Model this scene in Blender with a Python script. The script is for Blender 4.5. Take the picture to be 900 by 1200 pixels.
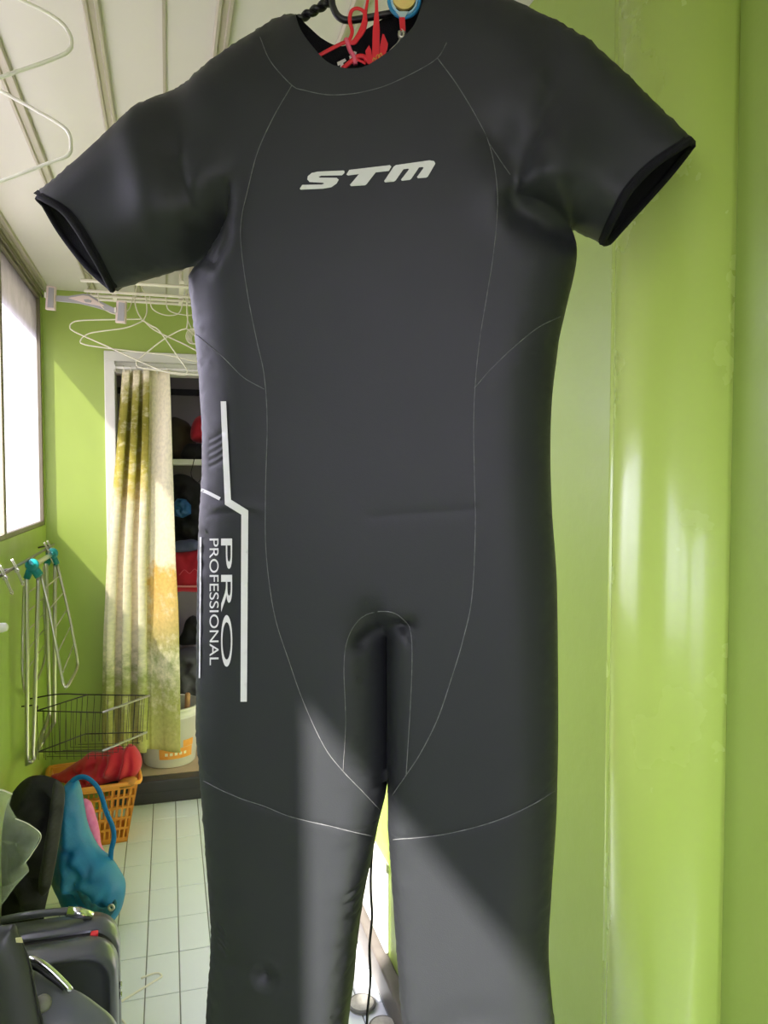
import bpy, bmesh, math, random
import numpy as np
from mathutils import Vector, Matrix, noise as mnoise
from mathutils.geometry import delaunay_2d_cdt
random.seed(7); rng = np.random.default_rng(7)
for o in list(bpy.data.objects): bpy.data.objects.remove(o)
scene = bpy.context.scene
COL = scene.collection

# ------------------------------------------------------------------ camera
F = 900.0; TH = math.radians(15.7); PT = math.atan(40/900)
CAM = np.array([0, 0, 1.5])
FW = np.array([math.sin(TH)*math.cos(PT), math.cos(TH)*math.cos(PT), -math.sin(PT)])
RT = np.array([math.cos(TH), -math.sin(TH), 0.0]); UP = np.cross(RT, FW)
FH = np.array([math.sin(TH), math.cos(TH), 0.0])
cd = bpy.data.cameras.new('camera'); cam = bpy.data.objects.new('camera', cd); COL.objects.link(cam)
cd.sensor_fit = 'HORIZONTAL'; cd.sensor_width = 36; cd.lens = 36; cd.clip_start = 0.02; cd.clip_end = 200
cam.location = CAM
cam.rotation_euler = Matrix((RT, UP, -FW)).transposed().to_euler()
scene.camera = cam
# ------------------------------------------------------------------ sky, sun, exposure
w = bpy.data.worlds.new('sky'); scene.world = w; w.use_nodes = True
bg = w.node_tree.nodes['Background']; bg.inputs[1].default_value = 1.0
_n = w.node_tree.nodes; _tc = _n.new('ShaderNodeTexCoord'); _sp = _n.new('ShaderNodeSeparateXYZ'); _mr = _n.new('ShaderNodeMapRange'); _mx = _n.new('ShaderNodeMix'); _mx.data_type = 'RGBA'
_mr.inputs['From Min'].default_value = -0.05; _mr.inputs['From Max'].default_value = 0.25        # pale ground below, bright hazy sky above
GROUND = (2.9, 2.6, 2.9, 1); SKY = (9.8, 9.1, 12.2, 1)
_mx.inputs['A'].default_value = GROUND; _mx.inputs['B'].default_value = SKY
w.node_tree.links.new(_tc.outputs['Generated'], _sp.inputs[0]); w.node_tree.links.new(_sp.outputs['Z'], _mr.inputs['Value'])
w.node_tree.links.new(_mr.outputs[0], _mx.inputs['Factor']); w.node_tree.links.new(_mx.outputs['Result'], bg.inputs[0])
sd = bpy.data.lights.new('sun', 'SUN'); sd.energy = 33.0; sd.angle = math.radians(1.2); sd.color = (1, 0.93, 0.90)
sun = bpy.data.objects.new('sun', sd); COL.objects.link(sun)
SUND = Vector((1.0, 1.0, -1.24)); sun.rotation_euler = SUND.to_track_quat('-Z', 'Y').to_euler(); sun.location = (-3, -2, 5)
vs = scene.view_settings; vs.view_transform = 'Standard'; vs.look = 'None'; vs.gamma = 1; vs.use_curve_mapping = False
vs.exposure = -0.08

# ------------------------------------------------------------------ helpers
def ray(px, py): return FW + RT*((px-450)/F) - UP*((py-600)/F)
def P(px, py, d): return CAM + ray(px, py)*d
def On(px, py, ax, val):
    r = ray(px, py); return CAM + r*((val-CAM[ax])/r[ax])
def proj(p):
    q = np.asarray(p)-CAM; z = q@FW
    return np.stack([450+F*(q@RT)/z, 600-F*(q@UP)/z], -1)

def srgb(r, g, b):
    f = lambda c: (c/255/12.92) if c/255 <= 0.04045 else ((c/255+0.055)/1.055)**2.4
    return (f(r), f(g), f(b), 1)
MATS = {}
def mat(name, col, rough=0.5, metal=0.0, spec=0.5, var=0.0, vscale=8.0, bump=0.0, bscale=60.0, trans=0.0, col2=None, sheen=0.0, coat=0.0, rvar=0.0):
    if name in MATS: return MATS[name]
    m = bpy.data.materials.new(name); m.use_nodes = True; nt = m.node_tree; b = nt.nodes['Principled BSDF']
    b.inputs['Base Color'].default_value = col; b.inputs['Roughness'].default_value = rough
    b.inputs['Metallic'].default_value = metal; b.inputs['Specular IOR Level'].default_value = spec
    b.inputs['Transmission Weight'].default_value = trans; b.inputs['Sheen Weight'].default_value = sheen
    b.inputs['Coat Weight'].default_value = coat
    tc = nt.nodes.new('ShaderNodeNewGeometry')
    if var > 0 or col2:
        n = nt.nodes.new('ShaderNodeTexNoise'); n.inputs['Scale'].default_value = vscale; n.inputs['Detail'].default_value = 6
        nt.links.new(tc.outputs['Position'], n.inputs['Vector'])
        mx = nt.nodes.new('ShaderNodeMix'); mx.data_type = 'RGBA'
        c2 = col2 or tuple(c*(1-var) for c in col[:3])+(1,)
        mx.inputs['A'].default_value = col if col2 else tuple(min(1, c*(1+var*0.5)) for c in col[:3])+(1,); mx.inputs['B'].default_value = c2
        rp = nt.nodes.new('ShaderNodeMapRange'); rp.inputs['From Min'].default_value = 0.15; rp.inputs['From Max'].default_value = 0.85
        nt.links.new(n.outputs['Fac'], rp.inputs['Value']); nt.links.new(rp.outputs['Result'], mx.inputs['Factor'])
        nt.links.new(mx.outputs['Result'], b.inputs['Base Color'])
    if rvar > 0:
        n = nt.nodes.new('ShaderNodeTexNoise'); n.inputs['Scale'].default_value = vscale*2.3; n.inputs['Detail'].default_value = 5
        nt.links.new(tc.outputs['Position'], n.inputs['Vector'])
        rp = nt.nodes.new('ShaderNodeMapRange'); rp.inputs['From Min'].default_value = 0.15; rp.inputs['From Max'].default_value = 0.85
        rp.inputs['To Min'].default_value = max(0.02, rough-rvar); rp.inputs['To Max'].default_value = rough+rvar
        nt.links.new(n.outputs['Fac'], rp.inputs['Value']); nt.links.new(rp.outputs['Result'], b.inputs['Roughness'])
    if bump > 0:
        n = nt.nodes.new('ShaderNodeTexNoise'); n.inputs['Scale'].default_value = bscale; n.inputs['Detail'].default_value = 4
        nt.links.new(tc.outputs['Position'], n.inputs['Vector'])
        bp = nt.nodes.new('ShaderNodeBump'); bp.inputs['Strength'].default_value = bump; bp.inputs['Distance'].default_value = 0.004
        nt.links.new(n.outputs['Fac'], bp.inputs['Height']); nt.links.new(bp.outputs['Normal'], b.inputs['Normal'])
    MATS[name] = m; return m

def tag(o, label=None, cat=None, group=None, kind=None):
    if label: o['label'] = label
    if cat: o['category'] = cat
    if group: o['group'] = group
    if kind: o['kind'] = kind
    return o
def thing(name, loc, label, cat, group=None):
    o = bpy.data.objects.new(name, None); o.empty_display_size = 0.05; COL.objects.link(o); o.location = [float(x) for x in loc]
    return tag(o, label, cat, group)
def wloc(o):
    p = np.zeros(3)
    while o is not None: p = p+np.array(o.location); o = o.parent
    return p
def mesh(name, verts, faces, m, parent=None, smooth=True, normals=None, label=None):
    v = np.asarray(verts, float)
    if parent is not None: v = v-wloc(parent)
    me = bpy.data.meshes.new(name); me.from_pydata(v.tolist(), [], [list(map(int, f)) for f in faces]); me.update()
    o = bpy.data.objects.new(name, me); COL.objects.link(o)
    if m: me.materials.append(m)
    if smooth and len(me.polygons): me.polygons.foreach_set('use_smooth', [True]*len(me.polygons))
    if normals is not None: me.normals_split_custom_set_from_vertices([tuple(n) for n in normals])
    if parent is not None: o.parent = parent
    if label: o['label'] = label
    return o
class MB:
    def __init__(s): s.v = []; s.f = []
    def add(s, v, f):
        n = len(s.v); s.v += [tuple(map(float, p)) for p in v]; s.f += [[i+n for i in q] for q in f]; return s
    def box(s, x0, x1, y0, y1, z0, z1, M=None):
        v = [np.array((x, y, z), float) for z in (z0, z1) for y in (y0, y1) for x in (x0, x1)]
        if M is not None: v = [M(p) for p in v]
        return s.add(v, [[0,2,3,1],[4,5,7,6],[0,1,5,4],[2,6,7,3],[0,4,6,2],[1,3,7,5]])
    def tube(s, pts, r, n=8, closed=False, flat=1.0, nrm=None):
        pts = [np.asarray(p, float) for p in pts]; N = len(pts); rr = r if hasattr(r, '__len__') else [r]*N
        T = []
        for i in range(N):
            a = pts[(i-1) % N] if (closed or i > 0) else pts[i]; b = pts[(i+1) % N] if (closed or i < N-1) else pts[i]
            t = b-a; T.append(t/(np.linalg.norm(t)+1e-12))
        u = np.cross(T[0], nrm if nrm is not None else (0, 0, 1)); 
        if np.linalg.norm(u) < 1e-3: u = np.cross(T[0], (1, 0, 0))
        u /= np.linalg.norm(u); V = []
        for i in range(N):
            if nrm is not None:
                u2 = np.cross(T[i], nrm); u = u2 if np.linalg.norm(u2) > 1e-3 else u
            u = u-T[i]*(u@T[i]); u /= (np.linalg.norm(u)+1e-12); w_ = np.cross(T[i], u)
            for k in range(n):
                a = 2*math.pi*k/n; V.append(pts[i]+rr[i]*(u*math.cos(a)+w_*math.sin(a)*flat))
        Fc = []
        for i in range(N if closed else N-1):
            j = (i+1) % N
            for k in range(n): Fc.append([i*n+k, i*n+(k+1) % n, j*n+(k+1) % n, j*n+k])
        if not closed: Fc += [list(range(n))[::-1], [(N-1)*n+k for k in range(n)]]
        return s.add(V, Fc)
    def lathe(s, prof, c, n=24):
        V = []; c = np.asarray(c, float); m_ = len(prof)
        for r, z in prof:
            for k in range(n):
                a = 2*math.pi*k/n; V.append(c+np.array((r*math.cos(a), r*math.sin(a), z)))
        Fc = [[i*n+k, i*n+(k+1) % n, (i+1)*n+(k+1) % n, (i+1)*n+k] for i in range(m_-1) for k in range(n)]
        return s.add(V, Fc)
    def prism(s, poly, y0, y1):      # poly in (x,z), extruded along y
        n = len(poly); V = [(x, y0, z) for x, z in poly]+[(x, y1, z) for x, z in poly]
        return s.add(V, [list(range(n)), list(range(2*n-1, n-1, -1))]+[[i, i+n, (i+1) % n+n, (i+1) % n] for i in range(n)])
    def build(s, name, m, parent=None, smooth=False, label=None, bevel=0):
        o = mesh(name, s.v, s.f, m, parent, smooth, label=label)
        if bevel:
            b = o.modifiers.new('bevel', 'BEVEL'); b.width = bevel; b.segments = 2; b.limit_method = 'ANGLE'
        return o
def cr(pts, step=4.0, closed=False):
    """Catmull-Rom resample of a polyline at about `step` spacing"""
    p = [np.asarray(q, float) for q in pts]; N = len(p); out = []
    segs = N if closed else N-1
    for i in range(segs):
        p1, p2 = p[i], p[(i+1) % N]
        p0 = p[(i-1) % N] if (closed or i > 0) else 2*p1-p2
        p3 = p[(i+2) % N] if (closed or i < N-2) else 2*p2-p1
        L = np.linalg.norm(p2-p1); k = max(1, int(math.ceil(L/step)))
        for j in range(k):
            t = j/k
            out.append(0.5*((2*p1)+(-p0+p2)*t+(2*p0-5*p1+4*p2-p3)*t*t+(-p0+3*p1-3*p2+p3)*t**3))
    if not closed: out.append(p[-1])
    return np.array(out)
def lin(pts, step=4.0):
    out = []
    for a, b in zip(pts[:-1], pts[1:]):
        a = np.asarray(a, float); b = np.asarray(b, float); k = max(1, int(math.ceil(np.linalg.norm(b-a)/step)))
        out += [a+(b-a)*j/k for j in range(k)]
    return np.array(out+[np.asarray(pts[-1], float)])
def dist(pts, poly, closed=False):
    pts = np.asarray(pts, float); poly = np.asarray(poly, float); d = np.full(len(pts), 1e9)
    n = len(poly)
    for i in range(n if closed else n-1):
        a = poly[i]; b = poly[(i+1) % n]; ab = b-a; L = ab@ab+1e-18
        t = np.clip(((pts-a)@ab)/L, 0, 1); q = pts-(a+t[:, None]*ab)
        d = np.minimum(d, q[:, 0]**2+q[:, 1]**2)
    return np.sqrt(d)
def inside(pts, poly):
    pts = np.asarray(pts, float); poly = np.asarray(poly, float); c = np.zeros(len(pts), bool); n = len(poly)
    x, y = pts[:, 0], pts[:, 1]
    for i in range(n):
        x1, y1 = poly[i]; x2, y2 = poly[(i+1) % n]
        if y1 == y2: continue
        k = ((y1 > y) != (y2 > y)) & (x < (x2-x1)*(y-y1)/(y2-y1)+x1); c ^= k
    return c
def sdist(pts, poly): return np.where(inside(pts, poly), dist(pts, poly, True), 0.0)
def prof(t): t = np.clip(t, 0, 1); return np.sqrt(np.maximum(0, 1-(1-t)**2))
class Sheet:
    """an upright plane at a real distance; points on it are (a, z); off is measured towards the camera's side"""
    def __init__(s, px, py, d, yaw=0.0):
        s.O = P(px, py, d); y = math.radians(yaw)
        s.A = RT*math.cos(y)-FH*math.sin(y); s.N = -(FH*math.cos(y)+RT*math.sin(y)); s.Z = np.array([0, 0, 1.0])
    def to3(s, az, off):
        az = np.asarray(az); return s.O+az[:, :1]*s.A+az[:, 1:2]*s.Z+np.asarray(off)[:, None]*s.N
    def solve(s, px, H=None, sign=1.0, it=5):
        px = np.asarray(px, float); R = FW[None]+RT[None]*((px[:, :1]-450)/F)-UP[None]*((px[:, 1:2]-600)/F)
        off = np.zeros(len(px))
        for k in range(it if H else 1):
            t = ((s.O-CAM)@s.N+off)/(R@s.N); p = CAM+R*t[:, None]-s.O
            az = np.stack([p@s.A, p[:, 2]], -1)
            if H: off = 0.5*off+0.5*sign*H(az) if k else sign*H(az)
        return az
def tri(bound, constraints, step, fine, finew, rows=()):
    """triangulate the inside of closed loop `bound` (Nx2) with constraint polylines"""
    pts = [tuple(p) for p in bound]; n = len(pts); ed = [(i, (i+1) % n) for i in range(n)]
    for c in constraints:
        k = len(pts); pts += [tuple(p) for p in c]; ed += [(k+i, k+i+1) for i in range(len(c)-1)]
    bound = np.asarray(bound); nb = len(pts)
    if rows:
        t = np.roll(bound, -1, 0)-np.roll(bound, 1, 0); nn = np.stack([-t[:, 1], t[:, 0]], -1); nn /= (np.linalg.norm(nn, axis=1)[:, None]+1e-12)
        for r in rows:
            for sg in (1, -1):
                q = bound+nn*r*sg; q = q[inside(q, bound)]; q = q[dist(q, bound, True) > r*0.8]
                pts += [tuple(p) for p in q]
    lo = bound.min(0); hi = bound.max(0); mr = (max(rows) if rows else 0)+0.3*fine
    def grid(st):
        x = np.arange(lo[0], hi[0], st); z = np.arange(lo[1], hi[1], st*0.87)
        X, Z = np.meshgrid(x, z); X = X+(np.arange(len(z)) % 2)[:, None]*st*0.5
        return np.stack([X.ravel(), Z.ravel()], -1)
    def dc(g):
        d = dist(g, bound, True)
        for c in constraints: d = np.minimum(d, np.maximum(dist(g, c), 0)+mr-0.4*fine)
        return d
    g = grid(step); g = g[inside(g, bound)]; d = dc(g); pts += [tuple(p) for p in g[d > max(finew, mr)]]
    if fine < step:
        g = grid(fine); g = g[inside(g, bound)]; d = dc(g); pts += [tuple(p) for p in g[(d > mr) & (d <= finew)]]
    r = delaunay_2d_cdt([Vector(p) for p in pts], ed, [], 0, 1e-7)
    V = np.array([(p.x, p.y) for p in r[0]]); Fc = np.array([f for f in r[2] if len(f) == 3])
    cen = V[Fc].mean(1); Fc = Fc[inside(cen, bound)]
    return V, Fc
def fbm(az, scale, seed=0):
    out = np.empty(len(az))
    for i, (a, z) in enumerate(az): out[i] = mnoise.noise(Vector((a*scale+seed*7.1, z*scale, seed*3.3)))
    return out
def inflate(name, outline, d, D, R, m, parent=None, yaw=0, back=0.6, wr=0.0, ws=14.0, step=0.016, folds=(), smooth_outline=True, seed=1, label=None):
    """a soft closed body whose outline is given in frame pixels, standing at distance d"""
    ol = np.asarray(outline, float); c = ol.mean(0); sh = Sheet(c[0], c[1], d, yaw)
    loop = cr(ol, 5.0, True) if smooth_outline else lin(list(ol)+[ol[0]], 5.0)[:-1]
    bz = sh.solve(loop); fz = [(sh.solve(cr(f, 5.0)), am, wd) for f, am, wd in folds]
    V, Fc = tri(bz, [], step, step, 0, rows=(0.0015, 0.005))
    di = dist(V, bz, True); di[di < 1e-6] = 0
    H = D*prof(di/R)
    e = np.clip(di/R, 0, 1)
    if wr: H = H+e*wr*(fbm(V, ws, seed)+0.5*fbm(V, ws*2.3, seed+5))
    for f, am, wd in fz: H = H+e*am*np.exp(-(dist(V, f)/wd)**2)
    fr = sh.to3(V, H); bk = sh.to3(V, -back*D*prof(di/R))
    n = len(V); edge = di == 0; mp = np.where(edge, np.arange(n), np.arange(n)+n)
    a, b, cc = V[Fc[:, 0]], V[Fc[:, 1]], V[Fc[:, 2]]
    cw = ((b-a)[:, 0]*(cc-a)[:, 1]-(b-a)[:, 1]*(cc-a)[:, 0]) < 0
    Fc[cw] = Fc[cw][:, ::-1]
    return mesh(name, np.concatenate([fr, bk]), list(Fc)+[list(mp[f][::-1]) for f in Fc], m, parent, label=label)

# ------------------------------------------------------------------ materials
GREEN = srgb(162, 184, 88)
M_green = mat('lime_wall_paint', GREEN, 0.42, var=0.04, vscale=3, bump=0.06, bscale=35, rvar=0.10)
M_gloss = mat('lime_gloss_paint', srgb(170, 194, 92), 0.26, var=0.03, vscale=3, bump=0.035, bscale=40, rvar=0.06, coat=0.2)
M_scuff = mat('scuffed_lime_paint', srgb(150, 172, 84), 0.38, spec=0.35, var=0.04, vscale=5, bump=0.16, bscale=45, rvar=0.12, col2=srgb(142, 165, 76))
M_ceil = mat('cream_ceiling_panel', srgb(216, 210, 203), 0.36, var=0.02, vscale=4, bump=0.03, bscale=12)
M_rib = mat('brushed_rib_metal', srgb(188, 180, 164), 0.35, metal=0.3, var=0.05, vscale=10)
M_grout = mat('grout', srgb(136, 140, 138), 0.9, var=0.2, vscale=20)
M_tile = mat('pale_floor_tile', srgb(226, 231, 238), 0.32, var=0.025, vscale=4, bump=0.02, bscale=50, rvar=0.06)
M_white = mat('white_gloss_paint', srgb(228, 226, 218), 0.4, var=0.05, vscale=15)
M_frame = mat('window_frame_bronze', srgb(120, 112, 96), 0.45, var=0.1)
M_valance = mat('grey_blind', srgb(190, 186, 172), 0.8, var=0.06)
M_dark = mat('dark_stone', srgb(48, 48, 48), 0.4, var=0.2, vscale=30)
M_skirt = mat('grey_skirting_stone', srgb(92, 86, 80), 0.5, var=0.25, vscale=25)
M_wood = mat('pale_wood_floor', srgb(196, 172, 150), 0.5, var=0.15, vscale=12)
M_store = mat('storage_grey_wall', srgb(128, 122, 118), 0.8, var=0.1)
M_wire = mat('white_coated_wire', srgb(236, 232, 220), 0.4)
M_steel = mat('steel_tube', srgb(190, 186, 176), 0.28, metal=0.9)
M_teal = mat('teal_plastic', srgb(20, 122, 122), 0.4)
M_blackp = mat('black_plastic', srgb(24, 24, 26), 0.4)
M_neo = mat('neoprene', srgb(38, 39.5, 42), 0.50, spec=0.28, var=0.05, vscale=3, bump=0.06, bscale=700, rvar=0.06)
M_neoj = mat('black_jersey_lining', srgb(20, 20, 24), 0.85, bump=0.5, bscale=900, spec=0.2)
M_stitch = mat('grey_stitch_line', srgb(120, 120, 120), 0.8, col2=srgb(56, 57, 59), vscale=120, spec=0.2)
M_print = mat('silver_grey_print', srgb(206, 206, 202), 0.6, var=0.05, vscale=60, spec=0.3)
M_red = mat('red_cloth', srgb(196, 22, 48), 0.75, var=0.2, vscale=18, sheen=0.2)
M_redp = mat('red_nylon', srgb(220, 30, 44), 0.5)

# ================================================================== setting
YB = 3.66; XL = -0.52; XR = 0.615; ZC = 2.32; YN = -1.6
def structure(o): o['kind'] = 'structure'; return o
# floor with separate tiles
fl = structure(MB().box(XL-0.12, XR+0.12, YN-0.1, YB+0.02, -0.12, -0.004).build('floor', M_grout))
tile_me = None
xs = [0.016+0.098*k for k in range(-6, 7)]
def tile_mesh(wx, wy):
    mb = MB(); e = 0.0019; b = 0.0012
    x1, y1 = wx-e, wy-e
    v = [(0+e,0+e,-0.004),(x1,0+e,-0.004),(x1,y1,-0.004),(0+e,y1,-0.004),(0+e,0+e,-b),(x1,0+e,-b),(x1,y1,-b),(0+e,y1,-b),
         (e+b,e+b,0),(x1-b,e+b,0),(x1-b,y1-b,0),(e+b,y1-b,0)]
    mb.add(v, [[0,1,5,4],[1,2,6,5],[2,3,7,6],[3,0,4,7],[4,5,9,8],[5,6,10,9],[6,7,11,10],[7,4,8,11],[8,9,10,11]])
    me = bpy.data.meshes.new('tile'); me.from_pydata(mb.v, [], mb.f); me.materials.append(M_tile); return me
tmes = {}
for j in range(20):
    y1 = YB-0.2*j; y0 = y1-0.2
    for i in range(len(xs)+1):
        x0 = XL if i == 0 else xs[i-1]; x1 = XR-0.04 if i == len(xs) else xs[i]
        x0 = max(x0, XL); x1 = min(x1, XR-0.04)
        if x1-x0 < 0.015: continue
        k = round(x1-x0, 4)
        if k not in tmes: tmes[k] = tile_mesh(k, 0.2)
        t = bpy.data.objects.new('tile', tmes[k]); COL.objects.link(t); t.parent = fl
        t.location = (x0, y0, random.uniform(-0.0006, 0.0002))
# ceiling: panels, seams and metal ribs
cl = structure(MB().box(XL-0.12, XR+0.12, YN-0.1, YB+0.02, ZC+0.012, ZC+0.10).build('ceiling', M_ceil))
ribs = [-0.50, -0.306, -0.118, 0.106, 0.33, 0.555]
for a, b in zip(ribs[:-1], ribs[1:]):
    mid = 0.003 if a == -0.118 else (a+b)/2
    for u0, u1 in (((a, mid), (mid, b)) if a == -0.118 else ((a, b),)):
        for y0, y1 in ((YN, 1.02), (1.02, YB-0.0)):
            MB().box(u0+0.0012, u1-0.0012, y0+0.0008, y1-0.0008, ZC+random.uniform(0, 0.001), ZC+0.012).build('panel', M_ceil, cl, bevel=0.001)
MB().box(XL-0.1, -0.5012, YN, YB, ZC, ZC+0.012).build('panel', M_ceil, cl)
MB().box(0.5562, XR+0.1, YN, YB, ZC, ZC+0.012).build('panel', M_ceil, cl)
for i, x in enumerate(ribs[:-1]):
    pr = [(-.015,.0),(-.015,-.004),(-.012,-.009),(-.007,-.009),(-.005,-.004),(.005,-.004),(.007,-.009),(.012,-.009),(.015,-.004),(.015,0)]
    structure(MB().prism([(x+a, ZC+b) for a, b in pr], YN, YB).build('trim_%d' % (i+1), M_rib))
structure(MB().prism([(0.003+a, ZC+b) for a, b in ((-.003,0),(-.003,-.003),(.003,-.003),(.003,0))], YN, YB).build('trim_6', M_rib))
# back wall with the doorway
DX0, DX1, DZ = -0.222, 0.52, 1.985      # clear opening
FX = 0.045
wb = MB()
wb.box(XL-0.045, DX0-FX+0.01, YB, YB+0.12, 0, ZC+0.012).box(DX1+FX-0.01, XR+0.12, YB, YB+0.12, 0, ZC+0.012).box(DX0-FX+0.01, DX1+FX-0.01, YB, YB+0.12, DZ+0.08-0.01, ZC+0.012)
structure(wb.build('wall_back', M_green))
dr = structure(thing('door_1', (0.15, YB, 0), None, None))
MB().box(DX0-FX, DX0, YB-0.018, YB+0.12, 0.12, DZ+0.08).build('jamb', M_white, dr, bevel=0.004)
MB().box(DX1, DX1+FX, YB-0.018, YB+0.12, 0.12, DZ+0.08).build('jamb', M_white, dr, bevel=0.004)
MB().box(DX0-FX, DX1+FX, YB-0.02, YB+0.10, DZ+0.035, DZ+0.08).build('head', M_white, dr, bevel=0.004)
MB().box(DX0, DX1, YB+0.01, YB+0.10, DZ-0.015, DZ+0.036).build('stop_rail', M_white, dr, bevel=0.003)
# storage recess behind
SY = YB+0.62
structure(MB().box(DX0-0.35, DX1+0.35, SY, SY+0.05, 0, ZC+0.1).build('wall_storage_back', M_store))
structure(MB().box(DX0-0.40, DX0-0.35, YB+0.12, SY+0.05, 0, ZC+0.1).build('wall_storage_left', M_store))
structure(MB().box(DX1+0.35, DX1+0.40, YB+0.12, SY+0.05, 0, ZC+0.1).build('wall_storage_right', M_store))
structure(MB().box(DX0-0.40, DX1+0.40, YB+0.12, SY+0.05, ZC-0.05, ZC+0.1).build('ceiling_storage', M_store))
structure(MB().box(DX0-0.35, DX1+0.35, YB+0.03, SY, 0, 0.112).build('floor_storage', M_wood))
st = structure(thing('trim_7', (0.15, YB, 0), None, None))
MB().box(DX0-FX, DX1+FX, YB-0.045, YB+0.03, 0.055, 0.112).build('sill', M_dark, st, bevel=0.006)
MB().box(DX0-FX, DX1+FX, YB-0.03, YB+0.03, 0.0, 0.055).build('riser', M_dark, st, bevel=0.004)
# left wall with three windows
ZS, ZV, ZT = 1.295, 2.125, 2.29
wl = MB()
PJ0, PJ1 = 0.185, 0.95
wl.box(XL-0.045, XL, YN, YB, 0, ZS).box(XL-0.045, XL, PJ0, PJ1, ZS, ZT).box(XL-0.045, XL, YB-0.03, YB, ZS, ZT).box(XL-0.045, XL, YN, YN+0.25, ZS, ZT)
structure(wl.build('wall_left', M_green))
structure(MB().box(XL-0.045, XL, YN, YB, ZT, ZC+0.012).build('trim_8', M_rib))
structure(MB().box(XL+0.0005, XL+0.006, YN, YB, ZT-0.006, ZT+0.004).build('trim_9', M_frame))
def glassmat():
    m = bpy.data.materials.new('window_glass'); m.use_nodes = True; nt = m.node_tree; nt.nodes.remove(nt.nodes['Principled BSDF'])
    o = nt.nodes['Material Output']; t = nt.nodes.new('ShaderNodeBsdfTransparent'); t.inputs[0].default_value = (0.97, 0.98, 0.97, 1)
    g = nt.nodes.new('ShaderNodeBsdfGlossy'); g.inputs['Roughness'].default_value = 0.03
    mx = nt.nodes.new('ShaderNodeMixShader'); mx.inputs[0].default_value = 0.06
    nt.links.new(t.outputs[0], mx.inputs[1]); nt.links.new(g.outputs[0], mx.inputs[2]); nt.links.new(mx.outputs[0], o.inputs[0]); return m
M_glass = glassmat()
_nt = M_valance.node_tree; _tl = _nt.nodes.new('ShaderNodeBsdfTranslucent'); _tl.inputs[0].default_value = (0.72, 0.70, 0.62, 1); _ms = _nt.nodes.new('ShaderNodeMixShader'); _ms.inputs[0].default_value = 0.55
_nt.links.new(_nt.nodes['Principled BSDF'].outputs[0], _ms.inputs[1]); _nt.links.new(_tl.outputs[0], _ms.inputs[2]); _nt.links.new(_ms.outputs[0], _nt.nodes['Material Output'].inputs[0])
def frosted():
    m = bpy.data.materials.new('frosted_film_glass'); m.use_nodes = True; nt = m.node_tree; nt.nodes.remove(nt.nodes['Principled BSDF'])
    o = nt.nodes['Material Output']; t = nt.nodes.new('ShaderNodeBsdfTransparent'); t.inputs[0].default_value = (0.42, 0.42, 0.40, 1)
    tl = nt.nodes.new('ShaderNodeBsdfTranslucent'); tl.inputs[0].default_value = (0.85, 0.85, 0.83, 1)
    n = nt.nodes.new('ShaderNodeTexNoise'); n.inputs['Scale'].default_value = 14; n.inputs['Detail'].default_value = 5
    g = nt.nodes.new('ShaderNodeNewGeometry'); nt.links.new(g.outputs['Position'], n.inputs['Vector'])
    mr = nt.nodes.new('ShaderNodeMapRange'); mr.inputs['To Min'].default_value = 0.12; mr.inputs['To Max'].default_value = 0.34; nt.links.new(n.outputs['Fac'], mr.inputs['Value'])
    mx = nt.nodes.new('ShaderNodeMixShader'); nt.links.new(mr.outputs[0], mx.inputs[0])
    nt.links.new(t.outputs[0], mx.inputs[1]); nt.links.new(tl.outputs[0], mx.inputs[2]); nt.links.new(mx.outputs[0], o.inputs[0]); return m
M_frost = frosted()
def window(n, y0, y1, mull=(), gl=None):
    e = structure(thing('window_%d' % n, (XL, (y0+y1)/2, ZS), None, None)); f = 0.018
    xa, xb = XL-0.034, XL-0.002
    for z0, z1 in ((ZS, ZS+f), (ZT-f, ZT)): MB().box(xa, xb, y0, y1, z0, z1).build('frame_rail', M_frame, e, bevel=0.002)
    ys = [y0]+list(mull)+[y1]
    for k, y in enumerate(ys):
        yc = y+f/2 if k == 0 else (y-f/2 if k == len(ys)-1 else y)
        MB().box(xa, xb, yc-f/2, yc+f/2, ZS+f, ZT-f).build('frame_stile', M_frame, e, bevel=0.002)
    for a, b in zip(ys[:-1], ys[1:]):
        MB().box(XL-0.020, XL-0.016, a+f/2, b-f/2, ZS+f, ZT-f).build('pane', gl or M_glass, e)
        MB().box(XL-0.044, XL-0.038, a, b, ZV, ZT).build('valance', M_valance, e)
window(1, YN+0.25, PJ0, (-0.55,)); window(2, PJ1, 2.80, (1.87,)); window(3, 2.80, YB-0.03, gl=M_frost)
# right wall, skirting, rear wall
structure(MB().box(XR, XR+0.12, YN, YB, 0, ZC+0.012).build('wall_right', M_scuff))
structure(MB().box(XR-0.04, XR, YN, YB, 0, 0.085).build('baseboard_right', M_skirt, bevel=0.005))
wf_ = MB().box(XL-0.12, XR+0.12, YN-0.06, YN, 0, 0.9).box(XL-0.12, XR+0.12, YN-0.06, YN, 2.25, ZC+0.012).box(XL-0.12, XL+0.06, YN-0.06, YN, 0.9, 2.25).box(XR-0.06, XR+0.12, YN-0.06, YN, 0.9, 2.25)
structure(wf_.build('wall_front', M_white))
w4 = structure(thing('window_4', (0.05, YN, 0.9), None, None))  # unseen window behind the camera, added for neutral frontal light
for z0, z1 in ((0.9, 0.93), (2.22, 2.25)): MB().box(XL+0.06, XR-0.06, YN-0.05, YN-0.01, z0, z1).build('frame_rail', M_frame, w4)
for x in (XL+0.06, 0.03, XR-0.09): MB().box(x, x+0.03, YN-0.05, YN-0.01, 0.93, 2.22).build('frame_stile', M_frame, w4)
for x0, x1 in ((XL+0.09, 0.03), (0.06, XR-0.09)): MB().box(x0, x1, YN-0.032, YN-0.028, 0.93, 2.22).build('pane', M_glass, w4)
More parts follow.
